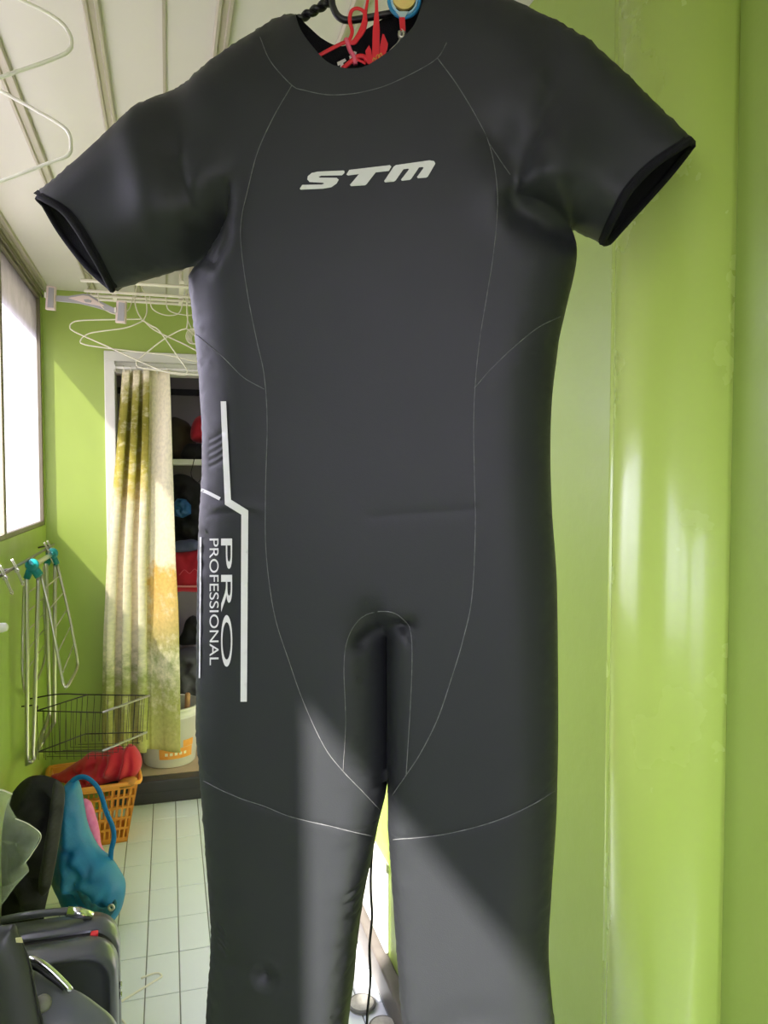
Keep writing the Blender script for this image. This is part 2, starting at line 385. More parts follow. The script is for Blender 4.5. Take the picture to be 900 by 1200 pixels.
# half-round column on the right wall
pc = thing('half_round_column', (XR, 0.816, 0), 'glossy lime green half-round column running up the right wall', 'column')
mb = MB(); n = 40; YC, RC = 0.816, 0.084
for z in (0.0855, ZC-0.0005):
    mb.v += [(XR-0.0005-RC*math.sin(math.pi*k/n), YC-RC*math.cos(math.pi*k/n), z) for k in range(n+1)]
mb.f = [[k, k+1, k+n+2, k+n+1] for k in range(n)]+[[n, 0, n+1, 2*n+1], list(range(n, -1, -1)), list(range(n+1, 2*n+2))]
mb.build('shaft', M_gloss, pc, True)
for p in bpy.data.objects['shaft'].data.polygons:
    if len(p.vertices) > 4 or p.index == n: p.use_smooth = False
bd = MB()
for z in (0.0855, ZC-0.0005):
    bd.v += [(XR-0.0005-0.013*math.sin(math.pi*k/12), 0.958-0.014*math.cos(math.pi*k/12), z) for k in range(13)]
bd.f = [[k, k+1, k+14, k+13] for k in range(12)]+[[12, 0, 13, 25], list(range(12, -1, -1)), list(range(13, 26))]
bd.build('edge_bead', M_gloss, pc, True)

# ================================================================== wetsuit
SU = Sheet(450, 600, 0.88, 10.0)
r_A = [(347,17),(322,31),(305,43),(282,56),(257,73),(247,86),(220,101),(193,115),(170,130),(133,158),(98,190),(63,220),(47,231)]
r_cLf = [(47,231),(72,245),(90,267),(110,300),(123,323),(131,339)]
r_cLb = [(47,231),(71,272),(101,311),(131,339)]
r_B = [(131,339),(155,331),(180,323),(205,317),(228,312)]
r_C = [(228,312),(224,327),(226,350),(231,390),(236,440),(240,503),(239.5,562),(236,608),(234,685),(233,790),(232,860),(235,885),(237,912),(241,960),(246,1029),(250,1083),(247,1133),(243,1200),(241,1300),(252,1450),(262,1620)]
r_F1 = [(262,1620),(375,1620)]
r_D = [(375,1620),(385,1450),(400,1300),(407.5,1200),(414,1152),(418,1107),(426,1051),(434,1013),(443.5,965),(451,935),(454,917)]
r_E = [(454,917),(456,967),(461,1033),(465,1096),(469.6,1158),(473,1200),(478,1300),(490,1450),(502,1620)]
r_F2 = [(502,1620),(625,1620)]
r_G = [(625,1620),(638,1500),(652,1300),(650,1200),(648,1183),(643,1117),(646,1050),(651.5,967),(653,920),(654,870),(654,800),(652.5,683),(647,600),(645,527),(647,467),(653,415),(656,394),(663.5,361),(674,316),(676,291),(673,277),(669,266)]
r_H = [(669,266),(687,273),(706,283)]
r_cRf = [(706,283),(722,250),(740,220),(770,190),(806,168),(811,170)]
r_cRb = [(706,283),(714,282),(729,266),(758,234),(787,201),(811,170)]
r_I = [(811,170),(783,143),(740,100),(690,53),(657,34),(646,32),(640,25),(600,6),(570,-4),(535,-16),(507,-24)]
r_Nf = [(507,-24),(500,-10),(496,2),(486,28),(472,44),(455.5,60),(433,75),(419,80),(400,79),(383,72),(367,55.5),(353,36),(347,17)]
r_Nb = [(507,-24),(495,-12),(456,18),(425,38),(403,55),(381,48),(362,32),(347,17)]
# depth polygons (in frame pixels, mapped to the suit plane)
pz = lambda L: SU.solve(np.asarray(L, float))
POLY_T = pz([(347,-120),(347,17),(305,43),(257,73),(225,98),(222,160),(238,220),(248,262),(236,296),(224,327)]+r_C[2:]+[(262,1760),(625,1760)]+r_G[:-2]+[(668,262),(655,200),(668,120),(657,34),(640,25),(600,6),(570,-4),(535,-16),(507,-24),(507,-120)])
POLY_GAP = pz([(453.6,741),(453.2,800),(452.8,917)]+r_D[::-1][1:]+[(370,1760),(508,1760)]+r_E[::-1][:-1]+[(455.2,917),(454.8,800),(454.4,741)])
LINE_SLIT = pz([(454,741),(454,800),(454,915)])
SLU = np.array([-0.76,0.65])
POLY_SL = pz([(340,22)]+r_A[1:]+[(47-90,231+70),(131-95,339+85)]+r_B+[(258,298),(290,268),(322,215),(345,150),(352,90)])
E_R = pz(cr([(596,244),(612,248),(635,254),(655,261),(669,266.5)], 4)); E_L = pz(cr([(228,312),(246,302),(262,286),(274,266),(281,246),(285,228)], 4))
POLY_SR = pz([(596,244),(612,248),(635,254),(655,261),(669,266.5),(687,273),(706,284),(790,370),(890,260)]+r_I[:7]+[(628,60),(640,120),(627,165),(610,205)])
POLY_SRS = pz([(669,266.5),(687,273),(706,284),(790,370),(890,260)]+r_I[:7]+[(628,60),(640,120),(627,165),(610,205),(596,244)])
POLY_ARML = pz([(228,312),(246,302),(262,286),(274,266),(281,246),(285,228),(285,200),(100,150),(120,420)])
WR = [  # folds: polyline, height, half-width
 ([(436,606),(480,602),(560,597)], -0.0006, 0.004), ([(236,606),(262,600),(300,600)], -0.0009, 0.004),
 ([(250,596),(275,592),(310,598)], 0.0012, 0.006), ([(240,575),(262,585)], -0.0012, 0.003),
 ([(168,135),(190,200),(215,300)], 0.008, 0.026), ([(215,120),(228,200),(240,300)], -0.009, 0.022),
 ([(247,225),(252,262),(244,305)], -0.004, 0.006), ([(262,250),(266,278),(250,308)], -0.004, 0.005), ([(205,180),(222,235),(236,300)], -0.003, 0.006),
 ([(640,120),(622,180),(600,240)], 0.010, 0.030), ([(585,180),(600,208),(610,236)], -0.012, 0.018),
 ([(604,268),(630,282),(668,290)], -0.010, 0.010), ([(608,262),(632,272),(660,284)], -0.006, 0.012), ([(600,252),(625,266),(668,278)], -0.012, 0.010),
 ([(420,756),(432,745),(447,738),(462,734),(476,735)], -0.011, 0.0065), ([(468,728),(474,740),(478,752)], -0.003, 0.003),
 ([(240,285),(262,262),(276,235)], -0.004, 0.012),
 ([(236,395),(262,420),(290,447)], -0.0006, 0.004), ([(556,455),(590,418),(632,383),(656,370)], -0.0006, 0.004),
 ([(237,912),(283,936),(334,955),(390,969),(440,981)], -0.0005, 0.002), ([(456,983),(530,976),(580,962),(622,944),(653,925)], -0.0005, 0.002),
 ([(318,1140),(328,1132)], 0.002, 0.006),
 ([(455,1240),(500,1190),(560,1160),(600,1175)], -0.004, 0.016), ([(246,1130),(285,1110),(330,1108)], -0.003, 0.014),
]
for k in range(6): WR.append(([(407+2*k,1052+12*k),(418,1048+12*k),(428-2*k,1042+12*k)], -0.0022, 0.0026))
for k in range(5): WR.append(([(240,515+8*k),(252,511+8*k),(262,505+8*k)], -0.0012, 0.0026))
for k in range(4): WR.append(([(250,1092+8*k),(256,1095+8*k),(261,1103+8*k)], -0.0014, 0.0024))
for k in range(4): WR.append(([(398+8*k,1158-6*k),(408+4*k,1150-6*k)], -0.002, 0.003))
flatz = lambda L: SU.solve(np.asarray(L, float), lambda q: np.full(len(q), 0.05), 1, 3)
WRZ = [((pz if b > 0.0075 else flatz)(cr(p, 6)), a, b) for p, a, b in WR]
KN = flatz([(310,1146)])[0]
c_SR = pz([(614,228)])[0]; c_SL = pz([(240,265)])[0]; c_CH = pz([(430,300)])[0]; c_BE = pz([(440,640)])[0]
def suitH(az):
    az = np.asarray(az, float)
    g = lambda c, s: np.exp(-((az[:, 0]-c[0])**2+(az[:, 1]-c[1])**2)/(2*s*s))
    T = sdist(az, POLY_T); base = 0.050+0.008*g(c_CH, 0.2)+0.004*g(c_BE, 0.16)
    left = az[:, 0] < LINE_SLIT[0, 0]
    gi = inside(az, POLY_GAP); dg = np.where(gi, 0, dist(az, POLY_GAP, True))
    lw_ = np.clip((LINE_SLIT[-1, 1]+0.03-az[:, 1])/0.12, 0, 1); Rs = np.where(left, 0.055-0.027*lw_, 0.032-0.006*lw_)
    pg = prof(dg/Rs)
    h = base*prof(T/np.where(az[:, 0] < 0, 0.078, 0.062))*pg
    SL = (0.046+0.020*g(c_SL, 0.055))*prof(sdist(az, POLY_SL)/0.050)
    inr = inside(az, POLY_SR); der = dist(az, E_R)
    SR = np.where(inr, (0.048+0.036*g(c_SR, 0.052))*np.minimum(0.35+0.65*prof(der/0.020), prof(dist(az, POLY_SRS)/0.040)), 0)
    m1 = np.maximum(SL, SR); lo = np.minimum(h, m1); hi = np.maximum(h, m1)
    k = 0.012; x = np.clip(1-(hi-lo)/k, 0, 1); h = hi+np.minimum(1, lo/0.03)*k*0.25*x*x
    del_ = dist(az, E_L); fd = np.clip((E_L[-1, 1]-az[:, 1])/0.05, 0, 1); il = inside(az, POLY_ARML)
    h = h-np.clip(h/0.03, 0, 1)*fd*np.where(il, 0.030*np.exp(-(del_/0.030)**1.3), 0.030*np.exp(-(del_/0.0045)**2))
    e = np.clip(h/0.02, 0, 1)
    for p, a, b in WRZ: h = h+e*a*np.exp(-(dist(az, p)/b)**2)
    rr = np.hypot(az[:, 0]-KN[0], az[:, 1]-KN[1]); h = h+0.0018*np.exp(-((rr-0.019)/0.005)**2)-0.006*np.exp(-(rr/0.0045)**2)
    return np.maximum(h, 0.0)
BK = 0.85
# seams (frame pixels)
s_col = [(305,43),(317,72),(342,100),(355.5,105.5),(383,111),(411,110),(433,106),(455.5,99),(489,83),(512.5,68),(523.6,50),(530,20),(535,-16)]
s_L = [(342,100),(320,138),(302,178),(291,220),(283,262),(284,300),(291,350),(301,400),(309.5,440),(313,496),(311,580),(312,650),(321.5,720),(339,776),(356.5,825),(380,875),(402,904),(426,929),(445,949)]
s_R = [(512.5,68),(536,100),(560,140),(573,168),(581,205),(583,245),(578,300),(570,350),(562,400),(557,450),(555,500),(556,560),(557,620),(553,700),(542.5,750),(530,792),(513,842),(492.5,883),(476,908),(460,931)]
s_g = [(402,904),(405,846),(403,783),(407,750),(420,727),(438,717.5),(459,717.5),(474,727),(482,746),(482,804),(476,908)]
s_kL = [(237,912),(257,924),(283,936),(310,945),(334,955),(355,961),(390,969),(417,976),(440,981)]
s_kR = [(457,983),(488,982),(530,976),(580,962.5),(622,944),(653,925)]
s_aL = [(283,262),(262,286),(240,304),(228,312)]
s_aR = [(573,168),(586,188),(598,205),(603,222),(596,244),(612,248),(635,254),(655,261),(669,266.5)]
s_sL = [(232,393),(262,419),(285,442),(309.5,456)]
s_sR = [(657,371),(632,383),(610,400),(590,418),(572,436),(556,455)]
seams = [cr(s, 5) for s in (s_col, s_L, s_R, s_g, s_kL, s_kR)]
seamz = []
for s in seams:
    z = SU.solve(s, suitH); seamz.append(z)
_nar = []
for p_, a_, b_ in WRZ:
    if b_ < 0.0075 and len(p_) > 2:
        t_ = np.gradient(p_, axis=0); n_ = np.stack([-t_[:, 1], t_[:, 0]], -1); n_ /= np.linalg.norm(n_, axis=1)[:, None]+1e-12; _nar.append(p_)
        for o_ in (0, 0.55*b_, -0.55*b_, 1.5*b_, -1.5*b_): seamz.append(p_+n_*o_)
for r_ in (0.002, 0.0045, 0.008, 0.013, 0.017, 0.020, 0.024, 0.030):
    a_ = np.linspace(0, 2*math.pi, 33); seamz.append(KN+np.stack([r_*np.cos(a_), r_*np.sin(a_)], -1))
for p_, o_ in ((E_R, (0, 0)), (E_R, (0, 0.0012)), (E_R, (0.0, 0.004)), (E_R, (0.0, 0.009)), (E_R, (0, -0.0035)), (E_L, (0, 0)), (E_L, (0.0015, -0.0015)), (E_L, (0.004, -0.004)), (E_L, (-0.003, 0.003)), (pz(cr([(640,120),(627,165),(610,205),(597,240)], 4)), (0, 0))):
    seamz.append(p_+np.array(o_))
def run(r, H=None, sign=1): return SU.solve(cr(r, 5), H, sign)
cLf = run(r_cLf, suitH); cRf = run(r_cRf, suitH); cLb = run(r_cLb, lambda q: BK*suitH(q), -1); cRb = run(r_cRb, lambda q: BK*suitH(q), -1)
Nf = run(r_Nf, suitH); Nb = run(r_Nb, lambda q: BK*suitH(q), -1)
sil = {k: run(v) for k, v in dict(A=r_A, B=r_B, C=r_C, D=r_D, E=r_E, G=r_G, H=r_H, I=r_I).items()}
F1 = SU.solve(lin(r_F1, 8)); F2 = SU.solve(lin(r_F2, 8))
for arr, a, b in ((cLf, sil['A'][-1], sil['B'][0]), (cLb, sil['A'][-1], sil['B'][0]), (cRf, sil['H'][-1], sil['I'][0]), (cRb, sil['H'][-1], sil['I'][0]), (Nf, sil['I'][-1], sil['A'][0]), (Nb, sil['I'][-1], sil['A'][0])):
    arr[0] = a; arr[-1] = b
def loop(cL, cR, N_): return np.concatenate([sil['A'][:-1], cL[:-1], sil['B'][:-1], sil['C'][:-1], F1[:-1], sil['D'][:-1], sil['E'][:-1], F2[:-1], sil['G'][:-1], sil['H'][:-1], cR[:-1], sil['I'][:-1], N_[:-1]])
SILP = np.concatenate([sil['A'], sil['B'][:0]]); 
bf = loop(cLf, cRf, Nf); bb = loop(cLb, cRb, Nb)
slit = SU.solve(lin([(454,741),(454,917)], 5))[:-1]
slits = [slit]+[slit[(3 if abs(o_) > 0.005 else 1):(-6 if abs(o_) > 0.005 else -3)]+np.array((o_, 0)) for o_ in (-0.0012, 0.0012, -0.0035, 0.0035, -0.008, 0.008)]
Vf, Ff = tri(bf, [s[(sdist(s, bf) > 0.0015)] for s in seamz]+slits, 0.010, 0.0055, 0.016, rows=(0.0008, 0.0026))
Vb, Fb = tri(bb, [], 0.016, 0.016, 0, rows=(0.0008, 0.0026, 0.007))
def heights(V, openings):
    h = suitH(V); d = np.full(len(V), 1e9)
    for k in sil.values(): d = np.minimum(d, dist(V, k))
    h[d < 2e-5] = 0.0
    return h
hf = heights(Vf, 0); hb = BK*heights(Vb, 0)
def orient(V, Fc, front=True):
    a, b, c = V[Fc[:, 0]], V[Fc[:, 1]], V[Fc[:, 2]]
    s = ((b-a)[:, 0]*(c-a)[:, 1]-(b-a)[:, 1]*(c-a)[:, 0]) > 0
    fl_ = ~s if front else s; Fc[fl_] = Fc[fl_][:, ::-1]; return Fc
Ff = orient(Vf, Ff); Fb = orient(Vb, Fb, False)
W3 = np.concatenate([SU.to3(Vf, hf), SU.to3(Vb, -hb)]); key = {}; mp = np.zeros(len(W3), int); uniq = []
for i, p in enumerate(W3):
    k = tuple(np.round(p, 5))
    if k not in key: key[k] = len(uniq); uniq.append(p)
    mp[i] = key[k]
uniq = np.array(uniq); FA = np.concatenate([mp[Ff], mp[Fb+len(Vf)]]); isf = np.arange(len(FA)) < len(Ff)
ok = (FA[:, 0] != FA[:, 1]) & (FA[:, 1] != FA[:, 2]) & (FA[:, 0] != FA[:, 2]); FA = FA[ok]; isf = isf[ok]
# a little relaxation of the front so that the creases are soft
nbr = [set() for _ in uniq]
for f in FA:
    for a in range(3): nbr[f[a]].add(f[(a+1) % 3]); nbr[f[(a+1) % 3]].add(f[a])
edgecount = {}
for f in FA:
    for a in range(3):
        e = (min(f[a], f[(a+1) % 3]), max(f[a], f[(a+1) % 3])); edgecount[e] = edgecount.get(e, 0)+1
fixed = np.zeros(len(uniq), bool)
for e, c in edgecount.items():
    if c == 1: fixed[e[0]] = fixed[e[1]] = True
offn = (uniq-SU.O)@SU.N
fixed |= np.abs(offn) < 1e-5
_az = np.stack([(uniq-SU.O)@SU.A, uniq[:, 2]-SU.O[2]], -1); fixed |= ((dist(_az, E_R) < 0.008) | (dist(_az, E_L) < 0.006)) & (offn > 0)
for p_ in _nar: fixed |= (dist(_az, p_) < 0.005) & (offn > 0)
fixed |= (np.hypot(_az[:, 0]-KN[0], _az[:, 1]-KN[1]) < 0.03) & (offn > 0)
ei = np.array(list(edgecount.keys()))
for _ in range(3):
    s = np.zeros(len(uniq)); c = np.zeros(len(uniq))
    np.add.at(s, ei[:, 0], offn[ei[:, 1]]); np.add.at(s, ei[:, 1], offn[ei[:, 0]]); np.add.at(c, ei[:, 0], 1); np.add.at(c, ei[:, 1], 1)
    offn = np.where(fixed, offn, 0.5*offn+0.5*s/np.maximum(c, 1))
az_u = np.stack([(uniq-SU.O)@SU.A, uniq[:, 2]-SU.O[2]], -1); uniq = SU.to3(az_u, offn)
tmp = bpy.data.meshes.new('tmp'); tmp.from_pydata(uniq.tolist(), [], FA.tolist()); tmp.update()
NR = np.array([v.normal[:] for v in tmp.vertices]); bpy.data.meshes.remove(tmp)
cen = proj(uniq[FA].mean(1))
px_col = np.concatenate([cr(s_col, 5), np.array([(507,-60),(340,-60),(300,20)])])
colpath = [p for p in s_col if 342 <= p[0] <= 512.5]
px_front = np.concatenate([cr(s_L, 5), np.array([(454,925)]), cr(s_R, 5)[::-1], np.array(colpath[::-1])])
px_gus = np.concatenate([cr(s_g, 5), np.array([(454,930),(426,929)])])
in_col = inside(cen, px_col); in_fr = inside(cen, px_front); in_g = inside(cen, px_gus)
kl = np.concatenate([cr(s_kL, 5), np.array([(453,985),(453,1800),(100,1800),(100,912)])]); kr = np.concatenate([cr(s_kR, 5), np.array([(800,925),(800,1800),(455,1800)])])
sl = np.concatenate([np.array([(-60,420),(-60,-50),(290,-50),(305,43),(317,72)]), cr(s_L[:5], 5), cr(s_aL, 5)])
sr = np.concatenate([np.array([(900,420),(900,-60),(535,-60),(530,20),(523,50)]), cr(s_R[:4], 5), cr(s_aR, 5), np.array([(690,300)])])
cls = np.full(len(FA), 'side_left', object)
cls[cen[:, 0] > 440] = 'side_right'
cls[inside(cen, sl) & ~in_fr] = 'sleeve_left'; cls[inside(cen, sr) & ~in_fr] = 'sleeve_right'
cls[inside(cen, kl)] = 'leg_left'; cls[inside(cen, kr)] = 'leg_right'
cls[in_fr] = 'front'; cls[in_g & in_fr] = 'gusset'; cls[in_col] = 'collar'; cls[~isf] = 'back'
suit = thing('wetsuit', SU.to3(np.array([[0, -0.9]]), [0])[0], 'charcoal neoprene short-sleeved wetsuit hanging in the foreground', 'wetsuit')
def part(cl_, name, label=None):
    fa = FA[cls == cl_]; idx, inv = np.unique(fa, return_inverse=True)
    return mesh(name, uniq[idx], inv.reshape(-1, 3), M_neo, suit, normals=NR[idx], label=label)
fb_ = FA[cls == 'back']; ib_, iv_ = np.unique(fb_, return_inverse=True)
mesh('lining', uniq[ib_]+SU.N*0.0012, iv_.reshape(-1, 3)[:, ::-1], M_neoj, suit, label='black jersey lining')
part('front', 'front_panel'); part('gusset', 'gusset'); part('back', 'back_panel'); part('collar', 'collar', 'smooth black round collar')
part('side_left', 'side_panel'); part('side_right', 'side_panel'); part('leg_left', 'lower_leg'); part('leg_right', 'lower_leg')
sleeveL = part('sleeve_left', 'sleeve'); sleeveR = part('sleeve_right', 'sleeve')
def hem(front, back, sgn, parent, r, name='cuff_hem'):
    f3 = SU.to3(front, suitH(front)); b3 = SU.to3(back, -BK*suitH(back))
    f3[0] = b3[0] = SU.to3(front[:1], [0])[0]; f3[-1] = b3[-1] = SU.to3(front[-1:], [0])[0]
    return MB().tube(np.concatenate([f3[:-1], b3[::-1][:-1]]), r, 8, True).build(name, M_neoj, parent, True, label='black bound cuff edge')
hem(cLf, cLb, 1, sleeveL, 0.0042); hem(cRf, cRb, 1, sleeveR, 0.0042)
def on_suit(px, lift=0.0006):
    az = SU.solve(np.asarray(px, float), lambda q: suitH(q)+lift, it=5); return SU.to3(az, suitH(az)+lift)
# hem bands on the sleeve ends (turned-in jersey edge)
def band(run_px, inn, parent):
    a = on_suit(cr(run_px, 4), 0.0008); b = on_suit(cr(inn, 4)[np.round(np.linspace(0, len(cr(inn, 4))-1, len(a))).astype(int)], 0.0008)
    n_ = len(a); V = np.concatenate([a, b]); mesh('hem_band', V, [[i, i+1, n_+i+1, n_+i] for i in range(n_-1)], M_neoj, parent)
band(r_cLf[0:], [(52,227),(78,242),(97,264),(116,297),(128,320),(137,337)], sleeveL)
band(r_cRf[:-1], [(701,281),(716,247),(734,216),(764,186),(800,163)], sleeveR)
def stitch(px, r=0.0005):
    p = cr(px, 5)
    MB().tube(on_suit(p, 0.0001), r, 5).build('seam_stitching', M_stitch, suit, True)
for s in (s_col[:-2], s_L, s_R, s_g, s_kL, s_kR, s_sL, s_sR, s_aR[:3]): stitch(s)
# ---- prints
def decal(name, polys, m, parent, lift=0.0009, step=5.0, label=None):
    VV = []; FF = []
    for pl in polys:
        b = lin(list(pl)+[pl[0]], step)[:-1]; v, f = tri(b, [], step, step, 0)
        p3 = on_suit(v, lift); f = f.copy(); a_, b_, c_ = v[f[:, 0]], v[f[:, 1]], v[f[:, 2]]
        s_ = ((b_-a_)[:, 0]*(c_-a_)[:, 1]-(b_-a_)[:, 1]*(c_-a_)[:, 0]) > 0; f[s_] = f[s_][:, ::-1]
        FF += [list(q+len(VV)) for q in f]; VV += p3.tolist()
    return mesh(name, VV, FF, m, parent, label=label)
z6 = lambda L: [(320+x/4.0909, 160+y/4.0909) for x, y in L]
logo = thing('chest_logo', P(430, 205, 0.85), None, None); logo.parent = suit; logo.location = Vector(logo.location)-suit.location; logo['label'] = 'silver grey slanted STM lettering on the chest'
decal('letter', [z6([(140,232),(128,250),(132,255),(240,250),(280,243),(305,225),(315,207),(305,198),(225,197),(218,193),(230,188),(330,186),(342,175),(342,165),(335,163),(215,168),(185,175),(167,190),(164,205),(175,218),(240,222),(245,226),(232,230)])], M_print, logo)
decal('letter', [z6([(365,160),(560,137),(567,145),(555,165),(492,172),(447,230),(440,234),(375,238),(368,232),(412,180),(360,187),(352,182)])], M_print, logo)
decal('letter', [z6([(588,137),(750,114),(772,118),(778,130),(742,192),(735,197),(695,200),(690,194),(722,150),(716,146),(700,148),(662,203),(655,208),(618,212),(613,207),(652,157),(646,154),(625,157),(588,210),(580,216),(538,220),(532,214),(578,145)])], M_print, logo)
z8 = lambda L: [(220+x/2.857, 440+y/2.857) for x, y in L]
stripe = decal('side_stripe', [z8([(112,87),(130,87),(146,416),(203,452),(203,462),(198,1092),(177,1092),(180,466),(126,432)])], M_print, suit, label='silver grey angular stripe')
decal('side_stripe', [z8([(54,377),(112,408),(107,418),(52,388)])], M_print, suit, label='short slanted silver stripe')
decal('side_stripe', [z8([(46,540),(51,540),(46,1010),(42,1010)])], M_print, suit, label='thin silver line along the hip')
def text_px(body, x_base, x_top, y0, y1, name, label):
    cu = bpy.data.curves.new(name, 'FONT'); cu.body = body; cu.fill_mode = 'FRONT'
    o = bpy.data.objects.new(name, cu); COL.objects.link(o); dg = bpy.context.evaluated_depsgraph_get()
    me = bpy.data.meshes.new_from_object(o.evaluated_get(dg)); bpy.data.objects.remove(o)
    bm = bmesh.new(); bm.from_mesh(me); bmesh.ops.triangulate(bm, faces=bm.faces)
    v = np.array([q.co[:2] for q in bm.verts]); lo = v.min(0); hi = v.max(0)
    for q in bm.verts:
        tx = (q.co.x-lo[0])/(hi[0]-lo[0]); ty = (q.co.y-lo[1])/(hi[1]-lo[1])
        q.co = (x_base+(x_top-x_base)*ty, y0+(y1-y0)*tx, 0)
    for _ in range(3):
        es = [e for e in bm.edges if e.calc_length() > 3.5]
        if es: bmesh.ops.subdivide_edges(bm, edges=es, cuts=1); bmesh.ops.triangulate(bm, faces=bm.faces)
    bm.verts.index_update(); V = np.array([q.co[:2] for q in bm.verts]); Fc = [[q.index for q in f.verts] for f in bm.faces]; bm.free()
    mesh(name, on_suit(V, 0.0011), Fc, M_print, suit, label=label)
text_px('PRO', 259.5, 272.5, 631, 781, 'side_lettering', 'silver grey PRO lettering')
text_px('PROFESSIONAL', 246.5, 256.8, 631, 779, 'side_lettering', 'silver grey PROFESSIONAL lettering')
# zip leash hanging behind the legs, lining print at the neck
lp = [P(436,1000,1.0), P(434.5,1040,1.0), P(436,1075,1.0), P(433,1110,1.0), P(434,1150,1.0), P(430,1200,1.0), P(431,1290,1.0)]
MB().tube(cr([P(452,780,0.96), P(446,900,0.985)]+lp, 0.01), [0.0018]*1+[0.0018]*(len(cr([P(452,780,0.96), P(446,900,0.985)]+lp, 0.01))-1), 6).build('zip_leash', M_blackp, suit, True, label='thin black zip leash')
tg = SU.to3(SU.solve(np.array([(402.,70.)])), [-0.02])[0]
def neck_poly(L, off=-0.030):
    v = SU.solve(np.array(L, float), lambda q: np.full(len(q), off), 1, 3); a = SU.to3(v, np.full(len(v), off)); b = SU.to3(v, np.full(len(v), off-0.0006)); k = len(v)
    return list(a)+list(b), [list(range(k))[::-1], list(range(k, 2*k))]+[[i, (i+1) % k, k+(i+1) % k, k+i] for i in range(k)]
for L in ([(395,73),(404,68.5),(406,71),(402,73.5),(404,80),(399,80),(398.5,75.5),(396,77)], [(409,66),(415,60),(418,61),(417,66),(420,71),(416,75),(411,74)]):
    v, f = neck_poly(L); mesh('neck_print', v, f, M_wire, suit, False, label='white lettering on the neck lining')

# ================================================================== hanger and trinkets at the neck
def tubeobj(name, pts, r, m, parent, step=0.004, n=8, flat=1.0, nrm=None, label=None, closed=False):
    q = cr(pts, step, closed); return MB().tube(q, r, n, closed, flat, nrm).build(name, m, parent, True, label=label)
RZ = 2.235
rl = thing('clothes_rail', (0.05, 0.90, RZ), 'steel clothes rail under the ceiling that carries the black hanger', 'rail')
hk = P(393, -40, 0.90)
MB().tube([(XL+0.001, hk[1], RZ), (XR-0.001, hk[1], RZ)], 0.009, 12).build('rod', M_steel, rl, True)
for x in (XL+0.006, XR-0.006): MB().tube([(x-0.0055, hk[1], RZ), (x+0.0055, hk[1], RZ)], 0.022, 16).build('end_socket', M_steel, rl, True)
hg = thing('black_hanger', P(400, 20, 0.90), 'black twisted hanger with rounded loop inside the wetsuit collar', 'hanger')
a0, a1 = P(300, 52, 0.90), P(390, 0, 0.90)
tw = MB()
N_ = 90
for s_ in (0, 1):
    tw.tube([a0+(a1-a0)*(i/N_)+0.0028*(UP*math.cos(i/N_*30+s_*math.pi)-FW*math.sin(i/N_*30+s_*math.pi)) for i in range(N_+1)], 0.0034, 6)
tw.build('twisted_arm', M_blackp, hg, True, label='twisted black hanger arm')
tubeobj('hook_loop', [P(391,-30,0.888), P(389,-2,0.888), P(391,10,0.888), P(397,20,0.888), P(408,24,0.888), P(430,21,0.888), P(462,15,0.888), P(500,8,0.885), P(520,25,0.89)], 0.0040, M_blackp, hg, 0.004, 10)
zz = RZ+0.0125
tubeobj('hook', [P(391,-30,0.888), P(391,-60,0.892), np.array((hk[0]-0.012,hk[1],RZ-0.06)), np.array((hk[0]-0.0145,hk[1],RZ)), np.array((hk[0],hk[1],RZ+0.0135)), np.array((hk[0]+0.0145,hk[1],RZ)), np.array((hk[0]+0.012,hk[1],RZ-0.02))], 0.0035, M_blackp, hg, 0.006, 8)
D1 = 0.872
def rp(L, d=D1): return [P(x, y, d) for x, y in L]
z7 = lambda L: [(340+x/5.294, y/5.294) for x, y in L]
rs = thing('red_drawstring', P(415, 40, D1), 'knotted red flat drawstring looping over the black hanger', 'drawstring')
NV = -FW
tubeobj('strap_loop', rp(z7([(360,265),(385,200),(370,130),(380,70),(415,52),(455,70),(462,110),(440,180),(400,250),(365,272)])), 0.0022, M_redp, rs, 0.003, 8, 0.45, NV)
tubeobj('strap_end', rp(z7([(470,130),(455,190),(420,240),(395,268),(345,262),(280,290),(220,322),(165,352)])), 0.0024, M_redp, rs, 0.003, 8, 0.45, NV)
tubeobj('hanging_strap', rp(z7([(492,-60),(478,20),(468,80),(470,130)])), 0.0017, M_redp, rs, 0.003, 8, 0.45, NV)
tubeobj('knot_cord', rp(z7([(345,240),(360,280),(375,320),(395,350),(405,400)])), 0.0026, mat('pink_cord', srgb(226, 96, 120), 0.6), rs, 0.003, 8)
tubeobj('strap_fold', rp(z7([(325,425),(380,380),(420,350),(460,352),(478,380)])), 0.0028, M_redp, rs, 0.003, 8, 0.5, NV)
tubeobj('strap_fold', rp(z7([(405,365),(440,380),(470,395)])), 0.0016, M_redp, rs, 0.003, 8, 0.6, NV)
def plate(name, L, d, th, m, parent, label=None):
    k = len(L); f_ = [P(x, y, d) for x, y in L]; b_ = [P(x, y, d)+FW*th for x, y in L]
    return mesh(name, f_+b_, [list(range(k)), list(range(2*k-1, k-1, -1))]+[[i, k+i, k+(i+1) % k, (i+1) % k] for i in range(k)], m, parent, False, label=label)
rt = thing('red_zip_tag', P(440, 60, D1), 'red forked zip pull tag with gold scribbled print', 'tag')
plate('tongue', z7([(524,-90),(541,-90),(547,60),(556,190),(553,360),(508,360),(512,190),(526,60)]), D1-0.004, 0.002, M_redp, rt)
plate('side_fin', z7([(466,315),(490,280),(503,310),(508,350),(500,395),(478,395)]), D1-0.003, 0.002, M_redp, rt)
plate('side_fin', z7([(573,210),(582,212),(607,270),(603,305),(585,335),(556,345),(556,290)]), D1-0.003, 0.002, M_redp, rt)
plate('base_fold', z7([(478,392),(503,345),(600,322),(578,346),(540,372),(490,398)]), D1-0.0045, 0.002, M_redp, rt)
M_gold = mat('gold_print', srgb(226, 170, 70), 0.5)
